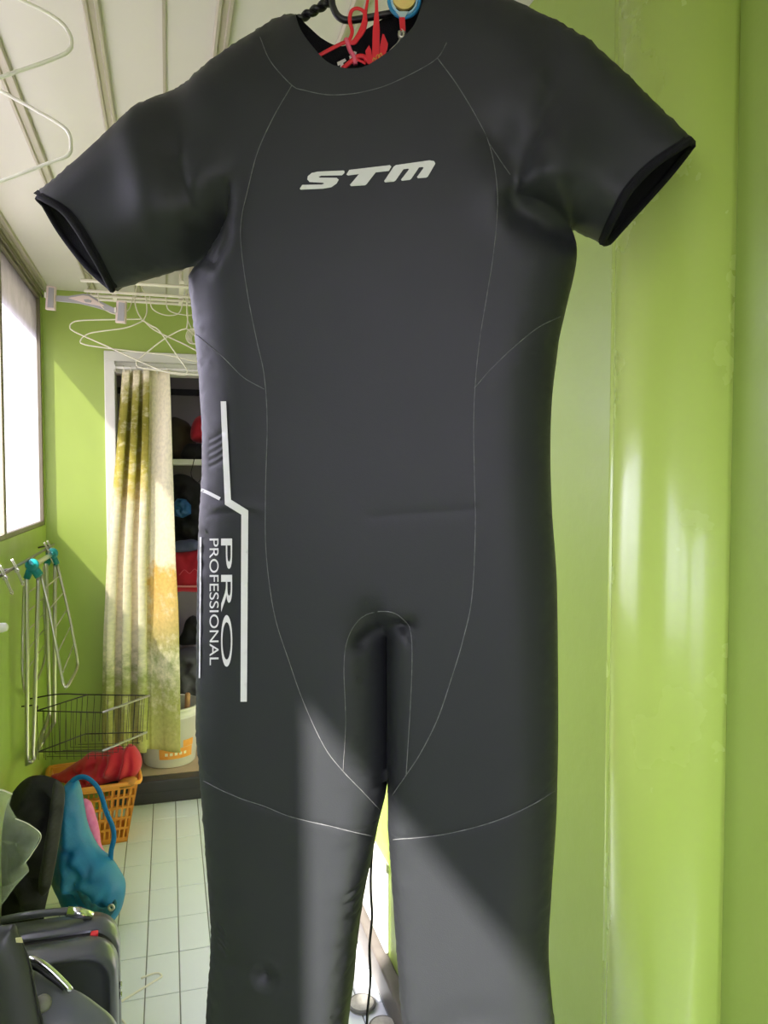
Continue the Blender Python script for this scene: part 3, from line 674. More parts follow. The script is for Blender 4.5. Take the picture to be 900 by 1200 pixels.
for L in ([(512,378),(520,355),(527,372),(532,360)], [(536,368),(538,345),(548,340),(552,362)], [(556,355),(557,335),(566,330),(570,348)]):
    tubeobj('scribble', rp(z7(L), D1-0.0053), 0.0006, M_gold, rt, 0.002, 5)
kc = thing('key_charm', P(470, 20, D1), 'blue ring charm with yellow disc hanging on a red strap and metal clip', 'charm')
M_cb = mat('clear_blue_plastic', srgb(60, 160, 215), 0.2, trans=0.3)
cx, cy = 340+708/5.294, 0/5.294
tubeobj('ring', [P(cx+18*math.sin(a), cy-0.5-21*math.cos(a), D1) for a in np.linspace(0, 2*math.pi, 25)[:-1]], 0.0022, M_cb, kc, 0.003, 8, closed=True)
tubeobj('ring', [P(cx+15*math.sin(a), cy-1-17.5*math.cos(a), D1-0.001) for a in np.linspace(0, 2*math.pi, 25)[:-1]], 0.0014, mat('pale_blue_plastic', srgb(170, 215, 235), 0.2), kc, 0.003, 8, closed=True)
plate('disc', [(cx+13.5*math.sin(a), cy-4-14.5*math.cos(a)) for a in np.linspace(0, 2*math.pi, 33)[:-1]], D1-0.002, 0.004, mat('yellow_disc', srgb(238, 222, 128), 0.35, col2=srgb(236, 196, 120), vscale=90), kc)
plate('strap', z7([(676,100),(712,100),(716,190),(684,190)]), D1-0.002, 0.003, M_redp, kc)
plate('tip', z7([(655,70),(735,70),(712,104),(680,104)]), D1-0.003, 0.003, mat('pale_plastic', srgb(180, 205, 205), 0.3), kc)
tubeobj('clip', rp(z7([(690,185),(708,205),(700,232),(680,225),(682,195)])), 0.0022, M_steel, kc, 0.002, 8)
tubeobj('clip_wire', rp(z7([(686,228),(668,268),(640,295),(618,318)])), 0.0011, M_steel, kc, 0.003, 6)

# ================================================================== wire hangers near the camera (top left)
def near_hanger(L, d, tip, label):
    h = thing('wire_hanger', P(*tip, d), label, 'hanger', 'white wire hangers under the ceiling')
    tubeobj('body', [P(x, y, d) for x, y in L], 0.0025, M_wire, h, 0.006, 8)
    n0 = P(*L[0], d); top = np.array((ribs[1], n0[1], ZC-0.012))
    tubeobj('hook', [n0, n0+(0, 0, 0.03), np.array((n0[0]+0.01, n0[1], top[2]-0.07)), np.array((top[0]-0.02, n0[1], top[2]-0.03)), top+(-0.004, 0, -0.001), top+(0.016, 0, -0.02)], 0.0025, M_wire, h, 0.006, 8)
near_hanger([(-110,-62),(-40,-35),(25,0),(50,12),(70,25),(80,37),(84,50),(80,60),(60,70),(0,91),(-130,138),(-240,170),(-250,150),(-180,60),(-112,-58)], 0.95, (-110,-62), 'white wire hanger cut by the top left frame edge, the nearer upper one')
near_hanger([(-120,46),(-60,72),(0,106),(40,128),(72,147),(81,157),(83,168),(80,182),(55,192),(0,213),(-130,262),(-240,292),(-250,270),(-190,160),(-122,50)], 1.05, (-120,46), 'white wire hanger at the left frame edge, just below the topmost one')

# ================================================================== far ceiling drying rack with hangers
ck = thing('ceiling_drying_rack', On(180, 328, 1, 3.2), 'white ceiling mounted drying rack above the curtained doorway', 'drying rack')
M_cream = mat('cream_coated_wire', srgb(226, 222, 200), 0.45)
for y, z in ((3.05, 2.225), (3.17, 2.215), (3.29, 2.225), (3.40, 2.235)):
    MB().tube([(-0.30, y, z), (0.42, y, z)], 0.006, 8).build('rod', M_cream, ck, True)
for x in (-0.2, 0.06, 0.34):
    MB().box(x-0.008, x+0.008, 3.04, 3.42, 2.232, 2.246).build('crossbar', M_cream, ck)
    MB().tube([(x, 3.2, 2.245), (x, 3.2, ZC-0.0005)], 0.008, 8).build('ceiling_strut', M_cream, ck, True)
for x0, k in ((-0.21, 1), (-0.02, 2), (0.04, 3)):
    tubeobj('cord_loop', [(x0-0.04, 3.17, 2.21), (x0-0.03, 3.165, 2.16), (x0+0.02, 3.16, 2.125+0.006*k), (x0+0.07, 3.165, 2.15), (x0+0.09, 3.17, 2.21)], 0.0022, M_cream, ck, 0.01, 6)
def far_hanger(L, d, hook, label, r=0.0026):
    h = thing('wire_hanger', P(*L[0], d), label, 'hanger', 'cream wire hangers on the far drying rack')
    tubeobj('body', [P(x, y, d) for x, y in L], r, M_cream, h, 0.012, 8)
    tubeobj('hook', [P(x, y, d) for x, y in hook], r, M_cream, h, 0.01, 8)
    return h
DH = 3.02
far_hanger([(166,374),(130,374.5),(96,375.5),(85,378),(82,383),(88,389),(128,407),(165,424),(195,436),(216,439.5),(219,437),(219,433),(205,413),(187,388),(178,382),(166,375)], DH, [(166,374),(161,365),(158,352),(160,338),(164,332),(168,336)], 'cream wire hanger with rounded left corner, tilted in front of the door frame')
far_hanger([(168,376),(148,384),(120,388),(104,391),(95,398),(100,404),(150,411),(195,416),(235,425),(242,423),(238,416),(215,403),(187,390),(176,383),(169,376)], DH+0.04, [(168,376),(172,366),(171,350),(167,338),(163,332),(160,336)], 'cream wire hanger just behind the tilted one, lower left corner nearer the door frame')
far_hanger([(219,385),(209,388),(190,399),(165,419),(160,426),(170,432),(240,440),(262,436),(258,428),(225,390),(219,386)], DH+0.02, [(219,385),(220,372),(219,358),(218,345),(222,334),(226,338)], 'cream wire hanger half hidden behind the wetsuit side')
wb_ = thing('wire_coil', P(228, 395, DH), 'bundle of cream wire loops hanging beside the wetsuit side', 'coil')
for k in range(6):
    tubeobj('loop', [P(226+(8-k*0.5)*math.cos(a)+k*0.8, 394+(9-k*0.4)*math.sin(a)+k*0.6, DH+0.006*k) for a in np.linspace(0, 2*math.pi, 13)[:-1]], 0.0018, M_cream, wb_, 0.01, 6, closed=True)
tubeobj('tie', [P(224,384,DH), P(220,375,DH), P(219,362,DH), P(221,345,DH), P(221,333,DH)], 0.0018, M_cream, wb_, 0.01, 6)
# clip hanger near the corner
ch = thing('clip_hanger', P(100, 350, 2.95), 'grey trouser hanger with two clips and a pale pink centre near the corner', 'hanger')
M_gry = mat('grey_plastic', srgb(170, 168, 172), 0.45); M_pink = mat('pale_pink_plastic', srgb(226, 208, 200), 0.5)
plate('bar', [(62,346),(80,347),(98,344),(104,344.5),(118,353),(134,361),(146,365),(146,369),(132,366),(112,360),(92,355),(62,352)], 2.95, 0.012, M_gry, ch)
plate('centre_plate', [(80,349),(97,346),(104,347),(122,358),(120,359),(96,354)], 2.945, 0.012, M_pink, ch)
plate('badge', [(98,351),(103,350.5),(107,352),(106,354.5),(100,354)], 2.942, 0.012, M_gry, ch)
def clip(x0, x1, y0, y1, sk):
    plate('clip', [(x0+sk,y0),(x1,y0+1),(x1-sk*0.6,y1),(x0,y1-1)], 2.94, 0.016, M_pink, ch, label='pale clip')
    plate('clip_face', [(x0+sk+2.4,y0+2),(x1-1.6,y0+3),(x1-sk*0.6-1.6,y1-2.5),(x0+2.4,y1-3)], 2.936, 0.01, M_gry, ch)
    plate('clip_spring', [(x0-1.2,y0+8),(x0+1,y0+8),(x0+1,y0+14),(x0-1.2,y0+14)], 2.935, 0.02, M_wire, ch)
clip(53, 64.5, 334.5, 363, 1.5); clip(135, 147.5, 352, 378.5, 1.5)
tubeobj('hook', [P(102,349,2.952), P(103,338,2.952), P(106,330,2.952), P(104,322,2.952), P(99,318,2.952), P(98,312,2.952), P(101,304,2.952)], 0.0022, M_steel, ch, 0.008, 8)

# ================================================================== rail with pegs and folded drying rack on the left wall
XRK = -0.462; ZR = 1.222
wr_ = thing('wall_rail', (XRK, 2.6, ZR), 'thin dark metal rail fixed along the left wall under the window', 'rail')
M_dsteel = mat('dark_steel', srgb(86, 82, 74), 0.35, metal=0.7)
MB().tube([(XRK, 1.6, ZR), (XRK, 3.45, ZR)], 0.005, 8).build('rod', M_dsteel, wr_, True)
for y in (1.65, 2.55, 3.43): tubeobj('bracket', [(XRK, y, ZR), (XRK-0.03, y, ZR-0.004), (XL+0.0005, y, ZR-0.01)], 0.004, M_dsteel, wr_, 0.01, 6)
def peg(y, label):
    h = thing('wire_clip', (XRK, y, ZR), label, 'clip', 'steel wire clips on the wall rail')
    for s_ in (-1, 1):
        tubeobj('jaw', [(XRK-0.004, y+s_*0.011, ZR+0.028), (XRK+0.006, y+s_*0.011, ZR+0.006), (XRK+0.018, y+s_*0.010, ZR-0.03), (XRK+0.026, y+s_*0.008, ZR-0.05)], 0.0022, M_steel, h, 0.008, 6)
    tubeobj('spring', [(XRK+0.010+0.006*math.cos(t), y-0.011+0.022*t/18.8, ZR-0.008+0.006*math.sin(t)) for t in np.linspace(0, 18.8, 40)], 0.0013, M_steel, h, 0.004, 5)
    tubeobj('lip', [(XRK+0.026, y-0.014, ZR-0.05), (XRK+0.028, y, ZR-0.056), (XRK+0.026, y+0.014, ZR-0.05)], 0.0025, M_steel, h, 0.006, 6)
peg(2.58, 'steel wire clip on the wall rail nearest the teal rack joint, left side')
peg(2.40, 'steel wire clip on the wall rail close to the left frame edge')
peg(3.22, 'steel wire clip on the far end of the wall rail')
peg(3.30, 'last steel wire clip on the wall rail, nearest the corner')
fr_ = thing('folded_drying_rack', (XRK+0.03, 2.9, 0.45), 'folded steel drying rack with teal joints hanging on the left wall', 'drying rack')
def q4(L, d): return [P(x/3.333, 560+y/3.333, d) for x, y in L]
DA, DB = 2.62, 3.02
tubeobj('leg_tube', q4([(104,385),(105,700),(105,1085),(110,1112),(122,1110)], DA)+q4([(150,1060),(205,965),(212,930),(213,700),(215,335)], DB), 0.0075, M_steel, fr_, 0.02, 10)
tubeobj('leg_tube', q4([(150,385),(145,560),(135,900),(128,1080),(131,1100)], DA+0.04)+q4([(160,1010),(190,930),(192,880),(185,600),(180,335)], DB-0.03), 0.0075, M_steel, fr_, 0.02, 10)
wf = tubeobj('wing_frame', q4([(160,380),(195,530),(240,770),(247,805),(256,822),(266,810)], DA+0.02)+q4([(300,745),(301,710),(292,650),(262,500),(222,335)], DB), 0.0055, M_steel, fr_, 0.02, 10)
for k in range(5):
    t = 0.12+0.2*k
    a_ = q4([(160+88*t, 385+420*t)], DA+0.02)[0]; b_ = q4([(222+72*t, 345+330*t)], DB)[0]
    MB().tube([a_, b_], 0.0026, 6).build('rung', M_steel, wf, True)
w2 = tubeobj('wing_frame', q4([(95,400),(88,620),(92,820)], DA+0.03)+q4([(120,830),(175,700),(172,500),(172,345)], DB-0.02), 0.0045, M_steel, fr_, 0.02, 8)
for k in range(5):
    t = 0.1+0.19*k
    MB().tube([q4([(94, 420+400*t)], DA+0.03)[0], q4([(173, 370+330*t)], DB-0.02)[0]], 0.0024, 6).build('rung', M_steel, w2, True)
tubeobj('top_bar', q4([(125,345)], DA)+q4([(200,300)], DB), 0.009, M_steel, fr_, 0.02, 10)
def joint(cx, cy, d, feet):
    c = np.array(q4([(cx, cy)], d)[0]); ax = np.array((0.25, -0.95, 0.1)); ax /= np.linalg.norm(ax)
    j = MB().tube([c-ax*0.022, c-ax*0.018, c+ax*0.018, c+ax*0.022], [0.017, 0.021, 0.021, 0.017], 18).build('joint', M_teal, fr_, True, label='teal plastic joint')
    MB().tube([c+ax*0.020, c+ax*0.026], 0.008, 12).build('bolt', M_teal, j, True)
    for fx, fy in feet:
        e = np.array(q4([(fx, fy)], d)[0]); s_ = c+(e-c)*0.35
        MB().tube([c, s_, e], [0.012, 0.0125, 0.0115], 12).build('socket', M_teal, j, True)
joint(125, 340, DA, [(104, 392), (150, 388), (158, 380)]); joint(203, 295, DB-0.01, [(180, 340), (222, 338)])
pb = thing('white_tube_end', P(-6, 736, 2.2), 'white rounded tube end poking in at the left frame edge', 'tube')
q0 = P(-14, 737, 2.15); MB().tube([(XL+0.0005, q0[1]-0.02, q0[2]+0.0), q0, P(2, 735.5, 2.15), P(7, 734.5, 2.15), P(9, 734, 2.15)], [0.014, 0.014, 0.014, 0.012, 0.006], 12).build('tube', M_white, pb, True)
MB().tube([(XL+0.0005, q0[1]-0.02, q0[2]), (XL+0.008, q0[1]-0.02, q0[2])], 0.022, 14).build('flange', M_white, pb, True)

# ================================================================== curtain in the doorway
def curtain_mat():
    m = bpy.data.materials.new('printed_curtain'); m.use_nodes = True; nt = m.node_tree; b = nt.nodes['Principled BSDF']
    b.inputs['Roughness'].default_value = 0.85; b.inputs['Specular IOR Level'].default_value = 0.2
    uv = nt.nodes.new('ShaderNodeUVMap'); uv.uv_map = 'cloth'
    sp = nt.nodes.new('ShaderNodeSeparateXYZ'); nt.links.new(uv.outputs[0], sp.inputs[0])
    def ramp(st):
        r = nt.nodes.new('ShaderNodeValToRGB'); e = r.color_ramp.elements
        while len(e) < len(st): e.new(0.5)
        for k, (p, c) in enumerate(st): e[k].position = p; e[k].color = c
        nt.links.new(sp.outputs['Y'], r.inputs[0]); return r
    G = lambda v: (v, v, v, 1)
    # v = 0 bottom .. 1 top
    acc = ramp([(0.0, srgb(196,192,120)), (0.12, srgb(176,176,104)), (0.24, srgb(150,158,110)), (0.36, srgb(222,190,120)), (0.5, srgb(222,178,92)), (0.62, srgb(226,196,120)), (0.72, srgb(190,176,84)), (0.86, srgb(128,122,44)), (1.0, srgb(168,160,84))])
    amL = ramp([(0.0, G(0.85)), (0.16, G(0.7)), (0.27, G(0.42)), (0.36, G(0.2)), (0.5, G(0.25)), (0.62, G(0.42)), (0.72, G(0.68)), (0.9, G(0.75)), (1.0, G(0.45))])
    amR = ramp([(0.0, G(0.85)), (0.16, G(0.65)), (0.22, G(0.5)), (0.3, G(0.72)), (0.46, G(0.72)), (0.53, G(0.2)), (0.75, G(0.1)), (0.88, G(0.25)), (1.0, G(0.1))])
    sx = nt.nodes.new('ShaderNodeMapRange'); sx.inputs['From Min'].default_value = 0.54; sx.inputs['From Max'].default_value = 0.64; nt.links.new(sp.outputs['X'], sx.inputs['Value'])
    amt = nt.nodes.new('ShaderNodeMix'); amt.data_type = 'FLOAT'; nt.links.new(sx.outputs[0], amt.inputs['Factor']); nt.links.new(amL.outputs[0], amt.inputs['A']); nt.links.new(amR.outputs[0], amt.inputs['B'])
    n = nt.nodes.new('ShaderNodeTexNoise'); n.inputs['Scale'].default_value = 9; n.inputs['Detail'].default_value = 7; n.inputs['Roughness'].default_value = 0.7
    sc_ = nt.nodes.new('ShaderNodeVectorMath'); sc_.operation = 'MULTIPLY'; sc_.inputs[1].default_value = (0.9, 3.2, 1)
    nt.links.new(uv.outputs[0], sc_.inputs[0]); nt.links.new(sc_.outputs[0], n.inputs['Vector'])
    ad = nt.nodes.new('ShaderNodeMath'); ad.operation = 'ADD'; nt.links.new(n.outputs['Fac'], ad.inputs[0]); nt.links.new(amt.outputs['Result'], ad.inputs[1])
    mr = nt.nodes.new('ShaderNodeMapRange'); mr.inputs['From Min'].default_value = 0.92; mr.inputs['From Max'].default_value = 1.2; nt.links.new(ad.outputs[0], mr.inputs['Value'])
    mx = nt.nodes.new('ShaderNodeMix'); mx.data_type = 'RGBA'; mx.inputs['A'].default_value = srgb(236, 226, 196)
    nt.links.new(acc.outputs[0], mx.inputs['B']); nt.links.new(mr.outputs[0], mx.inputs['Factor']); nt.links.new(mx.outputs['Result'], b.inputs['Base Color'])
    n2 = nt.nodes.new('ShaderNodeTexNoise'); n2.inputs['Scale'].default_value = 30; n2.inputs['Detail'].default_value = 3; nt.links.new(sc_.outputs[0], n2.inputs['Vector'])
    m2 = nt.nodes.new('ShaderNodeMix'); m2.data_type = 'RGBA'; m2.blend_type = 'MULTIPLY'; m2.inputs['Factor'].default_value = 0.5
    mr2 = nt.nodes.new('ShaderNodeMapRange'); mr2.inputs['From Min'].default_value = 0.35; mr2.inputs['From Max'].default_value = 0.6; mr2.inputs['To Min'].default_value = 0.72
    nt.links.new(n2.outputs['Fac'], mr2.inputs['Value']); nt.links.new(mx.outputs['Result'], m2.inputs['A']); nt.links.new(mr2.outputs[0], m2.inputs['B']); nt.links.new(m2.outputs['Result'], b.inputs['Base Color'])
    return m
YCu = YB-0.075
Lc = [(434,143),(521,136.5),(573,132),(660,124.5),(750,120.5),(830,119),(880,119)]; Rc = [(434,199),(530,202),(660,206),(712,209),(800,211),(880,211.5)]
li = lambda T, v: float(np.interp(v, [a for a, _ in T], [b for _, b in T]))
cu_ = thing('curtain', On(160, 880, 1, YCu), 'cream curtain printed with olive and yellow foliage gathered in the doorway', 'curtain')
ns, nv = 110, 60; V = []; UVc = []
for j in range(nv+1):
    v = 434+(880-434)*j/nv; g = 0.55+0.45*min(1, (v-434)/120)
    for i in range(ns+1):
        s_ = i/ns; x = li(Lc, v)+(li(Rc, v)-li(Lc, v))*s_
        if s_ < 0.62: ph = s_/0.62*2*math.pi*3.0; am = 0.026
        else: ph = 6*math.pi+(s_-0.62)/0.38*2*math.pi*0.55; am = 0.020
        f_ = math.cos(ph+0.35*math.sin(v*0.011)); f_ = math.copysign(abs(f_)**0.8, f_)
        p = On(x+2.2*math.sin(2*ph)*(1 if s_ < .62 else 0), v, 1, YCu); p[1] += am*g*f_+0.004*math.sin(v*0.03+s_*9)
        V.append(p); UVc.append((s_, 1-j/nv))
Fq = [[j*(ns+1)+i, (j+1)*(ns+1)+i, (j+1)*(ns+1)+i+1, j*(ns+1)+i+1] for j in range(nv) for i in range(ns)]
cm = mesh('cloth', V, Fq, curtain_mat(), cu_)
ul = cm.data.uv_layers.new(name='cloth')
for lp_ in cm.data.loops: ul.data[lp_.index].uv = UVc[lp_.vertex_index]
so = cm.modifiers.new('thickness', 'SOLIDIFY'); so.thickness = 0.0016; so.offset = 0
rodz = On(170, 436, 1, YCu)[2]+0.016
cr_ = thing('curtain_rod', (DX0, YCu, rodz), 'slim white curtain rod across the doorway head', 'rod')
MB().tube([(DX0-0.0, YCu, rodz), (DX1, YCu, rodz)], 0.006, 10).build('rod', M_white, cr_, True)
for x in (DX0+0.004, DX1-0.004): MB().box(x-0.004, x+0.004, YCu-0.008, YB-0.0185, rodz-0.012, rodz+0.012).build('bracket', M_white, cr_)
for k, u_ in enumerate((145, 153, 160, 167, 174, 184, 196)):
    c = On(u_, 433, 1, YCu); c[2] = rodz-0.006
    tubeobj('curtain_ring', [(c[0]+0.003*math.sin(2*a), YCu+0.012*math.cos(a), c[2]+0.014*math.sin(a)) for a in np.linspace(0, 2*math.pi, 13)[:-1]], 0.0018, M_wire, cu_, 0.006, 6, closed=True)

# ================================================================== storage contents
def shelf(z, label):
    s_ = thing('wall_shelf', (0.15, SY-0.16, z), label, 'shelf')
    MB().box(DX0-0.3, DX1+0.3, SY-0.32, SY-0.001, z-0.028, z).build('board', M_white, s_, bevel=0.003)
    for x in (DX0-0.1, 0.2, DX1+0.1): MB().box(x-0.01, x+0.01, SY-0.25, SY-0.001, z-0.06, z-0.0285).build('bracket', M_white, s_)
zsh = On(218, 538, 1, SY-0.32)[2]
shelf(zsh, 'white storage shelf board seen between curtain and wetsuit')
M_bk = mat('black_fabric', srgb(26, 26, 28), 0.85, var=0.3, vscale=25, bump=0.3, bscale=120)
M_br = mat('dark_brown_fabric', srgb(66, 56, 42), 0.8, var=0.3, vscale=25)
M_gf = mat('grey_fabric', srgb(92, 92, 98), 0.85, var=0.3, vscale=20)
M_jb = mat('slate_blue_fabric', srgb(86, 92, 120), 0.85, var=0.2, vscale=20)
M_bl = mat('blue_nylon', srgb(20, 88, 140), 0.5, var=0.3, vscale=25)
ds = lambda y: float((np.array((0.05, y, 1.0))-CAM)@FW)
d1 = ds(SY-0.17)
rb = thing('dark_bar', (0.15, SY-0.10, 1.9), 'black bar across the upper back of the storage recess', 'bar')
zb_ = On(220, 460, 1, SY-0.1)[2]
MB().box(DX0-0.34, DX1+0.34, SY-0.115, SY-0.085, zb_-0.016, zb_+0.016).build('bar', M_bk, rb, bevel=0.004)
def tagi(o, label, cat, group=None): return tag(o, label, cat, group)
tagi(inflate('brown_bag', [(190,500),(202,489),(212,491),(222,497),(228,512),(231,530),(229,537),(190,537)], d1, 0.08, 0.06, M_br, wr=0.012), 'dark brown cloth bag lying on the white storage shelf', 'bag')
tagi(inflate('red_hat', [(224,514),(225,500),(230,490),(238,486),(248,487),(255,498),(256,514),(246,519),(232,519)], d1-0.06, 0.07, 0.05, M_red, wr=0.004), 'red hat on the storage shelf beside the wetsuit edge', 'hat')
tagi(inflate('black_pouch', [(214,528),(220,520),(232,520),(250,519),(258,525),(258,537.5),(214,537.5)], d1-0.10, 0.05, 0.04, M_bk, wr=0.006), 'black pouch on the storage shelf under the red hat', 'bag')
tubeobj('shelf_cord', [P(232,520,d1-0.2), P(226,545,d1-0.19), P(224,556,d1-0.19), P(230,566,d1-0.19), P(237,560,d1-0.19)], 0.002, M_bk, None, 0.01, 6)
tag(bpy.data.objects['shelf_cord'], 'thin black cord dangling over the front of the storage shelf', 'cord')
d2 = ds(SY-0.09)
tagi(inflate('black_jacket', [(196,566),(206,556),(222,558),(238,570),(252,575),(256,640),(200,640),(194,600)], d2, 0.06, 0.06, M_bk, wr=0.05), 'crumpled black jacket hanging below the storage shelf', 'jacket')
tagi(inflate('blue_bag', [(201,592),(208,584),(218,585),(224,592),(224,602),(214,607),(203,604)], d2-0.10, 0.03, 0.03, M_bl, wr=0.04, ws=30, step=0.006, smooth_outline=False), 'small crumpled blue nylon bag below the storage shelf', 'bag')
tagi(inflate('slate_cloth', [(200,640),(207,634),(216,633),(226,632),(234,636),(233,643),(224,646),(200,647)], d2-0.075, 0.03, 0.025, M_jb, wr=0.006), 'folded slate blue cloth above the red bag in storage', 'cloth')
rbg = thing('red_bag', P(220, 690, d2), 'red carrier bag with a thin pale line hanging in the storage recess', 'bag')
inflate('body', [(198,642),(215,646),(236,642),(256,644),(257,690),(245,694),(214,693),(198,692)], d2-0.05, 0.05, 0.05, M_red, rbg, wr=0.006, folds=[([(215,646),(222,660),(230,650)], -0.012, 0.012)])
plate('pale_line', [(200,686.2),(232,686.2),(257,684.5),(257,686.5),(232,688.3),(200,688.3)], d2-0.104, 0.002, mat('pale_red', srgb(232, 150, 150), 0.6), rbg)
tubeobj('faint_mark', [P(x, y, d2-0.1022) for x, y in [(210,674),(216,668),(222,672),(228,667),(233,671)]], 0.0022, mat('faded_red', srgb(214, 84, 96), 0.6), rbg, 0.008, 5)
tubeobj('handle', [P(212,645,d2-0.06), P(216,636,d2-0.06), P(228,635,d2-0.06), P(234,643,d2-0.06)], 0.005, M_red, rbg, 0.01, 8)
tagi(inflate('black_strap_bag', [(208,752),(214,740),(218,727),(226,721),(232,724),(250,730),(258,748),(240,754),(214,756)], ds(SY-0.05), 0.04, 0.04, M_bk, wr=0.02), 'black strapped bag hanging low in the storage recess', 'bag')
tagi(inflate('grey_sack', [(200,772),(212,761),(226,758),(240,759),(262,761),(268,800),(266,862),(198,862),(196,800)], ds(SY-0.09), 0.08, 0.06, M_gf, wr=0.05), 'slumped grey sack on the storage floor behind the bucket', 'bag')
# bucket
bc = On(199, 893, 2, 0.113); bc[1] = YB+0.215; BCX = float(On(199, 880, 1, bc[1])[0]); bz0 = 0.1125
bk_ = thing('white_bucket', (BCX, bc[1], bz0), 'white plastic bucket with an orange label behind the curtain hem', 'bucket')
M_pl = mat('white_plastic', srgb(226, 224, 216), 0.35, var=0.04); M_or = mat('orange_label', srgb(238, 150, 52), 0.45, col2=srgb(244, 178, 90), vscale=40)
hB = 0.285
MB().lathe([(0.0,0.0),(0.118,0.0),(0.124,0.006),(0.142,hB-0.05),(0.147,hB-0.05),(0.147,hB-0.042),(0.143,hB-0.042),(0.145,hB-0.012),(0.151,hB-0.012),(0.151,hB),(0.141,hB),(0.139,hB-0.02),(0.120,0.012),(0.0,0.012)], (BCX, bc[1], bz0), 40).build('body', M_pl, bk_, True)
def wrapl(a0, a1, z0, z1, m, name):
    mb = MB(); k = 14
    for z in (z0, z1):
        r_ = 0.124+(0.142-0.124)*(z-0.006)/(hB-0.056)+0.0008
        mb.v += [(BCX+r_*math.cos(math.radians(a0+(a1-a0)*i/k)), bc[1]+r_*math.sin(math.radians(a0+(a1-a0)*i/k)), bz0+z) for i in range(k+1)]
    mb.f = [[i, i+1, k+2+i, k+1+i] for i in range(k)]; mb.build(name, m, bk_, True)
wrapl(-112, -38, 0.045, 0.095, M_or, 'orange_label'); wrapl(-62, -36, 0.096, 0.13, M_or, 'orange_label')
for a_ in (-100, -90, -80, -70, -60): wrapl(a_, a_+6, 0.062, 0.076, mat('white_lettering', srgb(246, 236, 214), 0.5), 'label_lettering')
tubeobj('bail_handle', [(BCX+0.150*math.cos(t)*1.0, bc[1]-0.02-0.05*math.sin(t), bz0+hB-0.03-0.10*math.sin(t)) for t in np.linspace(0, math.pi, 17)], 0.0022, M_steel, bk_, 0.02, 6)
wd = thing('wooden_stick', (BCX+0.08, bc[1], bz0+0.1), 'short wooden handle sticking out of the white bucket', 'handle')
MB().tube([(BCX+0.075, bc[1]-0.02, bz0+0.0135), (BCX+0.088, bc[1]-0.02, bz0+hB+0.04), (BCX+0.0885, bc[1]-0.02, bz0+hB+0.047)], [0.013, 0.013, 0.008], 12).build('shaft', mat('tan_wood', srgb(200, 150, 104), 0.5, var=0.2, vscale=30), wd, True)
MB().tube([(BCX+0.0835, bc[1]-0.02, bz0+hB-0.05), (BCX+0.0840, bc[1]-0.02, bz0+hB-0.03)], 0.0136, 12).build('ferrule', M_steel, wd, True)

# ================================================================== orange laundry basket and what lies in it
BR_ = On(149, 986, 2, 0.0); BL_ = On(112, 992, 2, 0.0); e1 = (BL_-BR_)/np.linalg.norm(BL_-BR_); e2 = np.array((e1[1], -e1[0], 0)); e2 = e2 if e2[1] > 0 else -e2
HB = 0.262; LB, WB_ = 0.25, 0.20; FLR = 0.045
bs = thing('laundry_basket', BR_+e1*LB/2+e2*WB_/2, 'orange slotted plastic laundry basket standing by the doorway sill', 'basket')
M_bo = mat('orange_plastic', srgb(232, 154, 60), 0.4, var=0.06)
def bpos(s_, t_, h, off=0.0):   # s along e1 (0..LB), t along e2 (0..WB), h height; walls flare with height
    k = h/HB*FLR
    x = s_+(s_/LB-0.5)*2*k; y = t_+(t_/WB_-0.5)*2*k
    return BR_+e1*x+e2*y+np.array((0, 0, h))
def bwall(p0, p1, nb):
    mb = MB(); th = 0.005
    p0 = np.array(p0); p1 = np.array(p1); ctr = np.array((LB/2, WB_/2)); mid = (p0+p1)/2; nn = (ctr-mid)/np.linalg.norm(ctr-mid)*th
    def cell(a, b, h0, h1):
        q = []
        for h in (h0, h1):
            for o_ in (0, 1):
                for s_ in (a, b): r_ = p0+(p1-p0)*s_+nn*o_; q.append(bpos(r_[0], r_[1], h))
        mb.add(q, [[0,1,3,2],[4,6,7,5],[0,4,5,1],[2,3,7,6],[0,2,6,4],[1,5,7,3]])
    for h0, h1 in ((0.0, 0.022), (0.058, 0.068), (0.104, 0.114), (0.150, 0.160), (0.196, 0.206), (0.236, HB)): cell(0, 1, h0, h1)
    for i in range(nb+1):
        s_ = i/nb; cell(max(0, s_-0.17/nb), min(1, s_+0.17/nb), 0.022, 0.206)
        if i < nb*0.30 or i > nb*0.70: cell(max(0, s_-0.17/nb), min(1, s_+0.17/nb), 0.206, 0.236)
    mb.build('side_wall', M_bo, bs)
bwall((0, 0), (LB, 0), 14); bwall((0, WB_), (LB, WB_), 14); bwall((0, 0), (0, WB_), 11); bwall((LB, 0), (LB, WB_), 11)
mb = MB(); mb.add([bpos(0, 0, 0.001), bpos(LB, 0, 0.001), bpos(LB, WB_, 0.001), bpos(0, WB_, 0.001), bpos(0, 0, 0.006), bpos(LB, 0, 0.006), bpos(LB, WB_, 0.006), bpos(0, WB_, 0.006)], [[0,1,2,3],[7,6,5,4],[0,4,5,1],[1,5,6,2],[2,6,7,3],[3,7,4,0]]); mb.build('base', M_bo, bs)
rimc = [bpos(-0.006, -0.006, HB), bpos(LB+0.006, -0.006, HB), bpos(LB+0.006, WB_+0.006, HB), bpos(-0.006, WB_+0.006, HB)]
rim = []
for i in range(4):
    a_, b_ = rimc[i], rimc[(i+1) % 4]; rim += [a_+(b_-a_)*0.08, a_+(b_-a_)*0.5, a_+(b_-a_)*0.92]
MB().tube(cr(rim, 0.02, True), 0.009, 8, True).build('rim', M_bo, bs, True)
zb5 = lambda L: [(30+x/6, 800+y/6) for x, y in L]
dbk = float((BR_+e1*LB/2+e2*WB_/2-CAM)@FW)
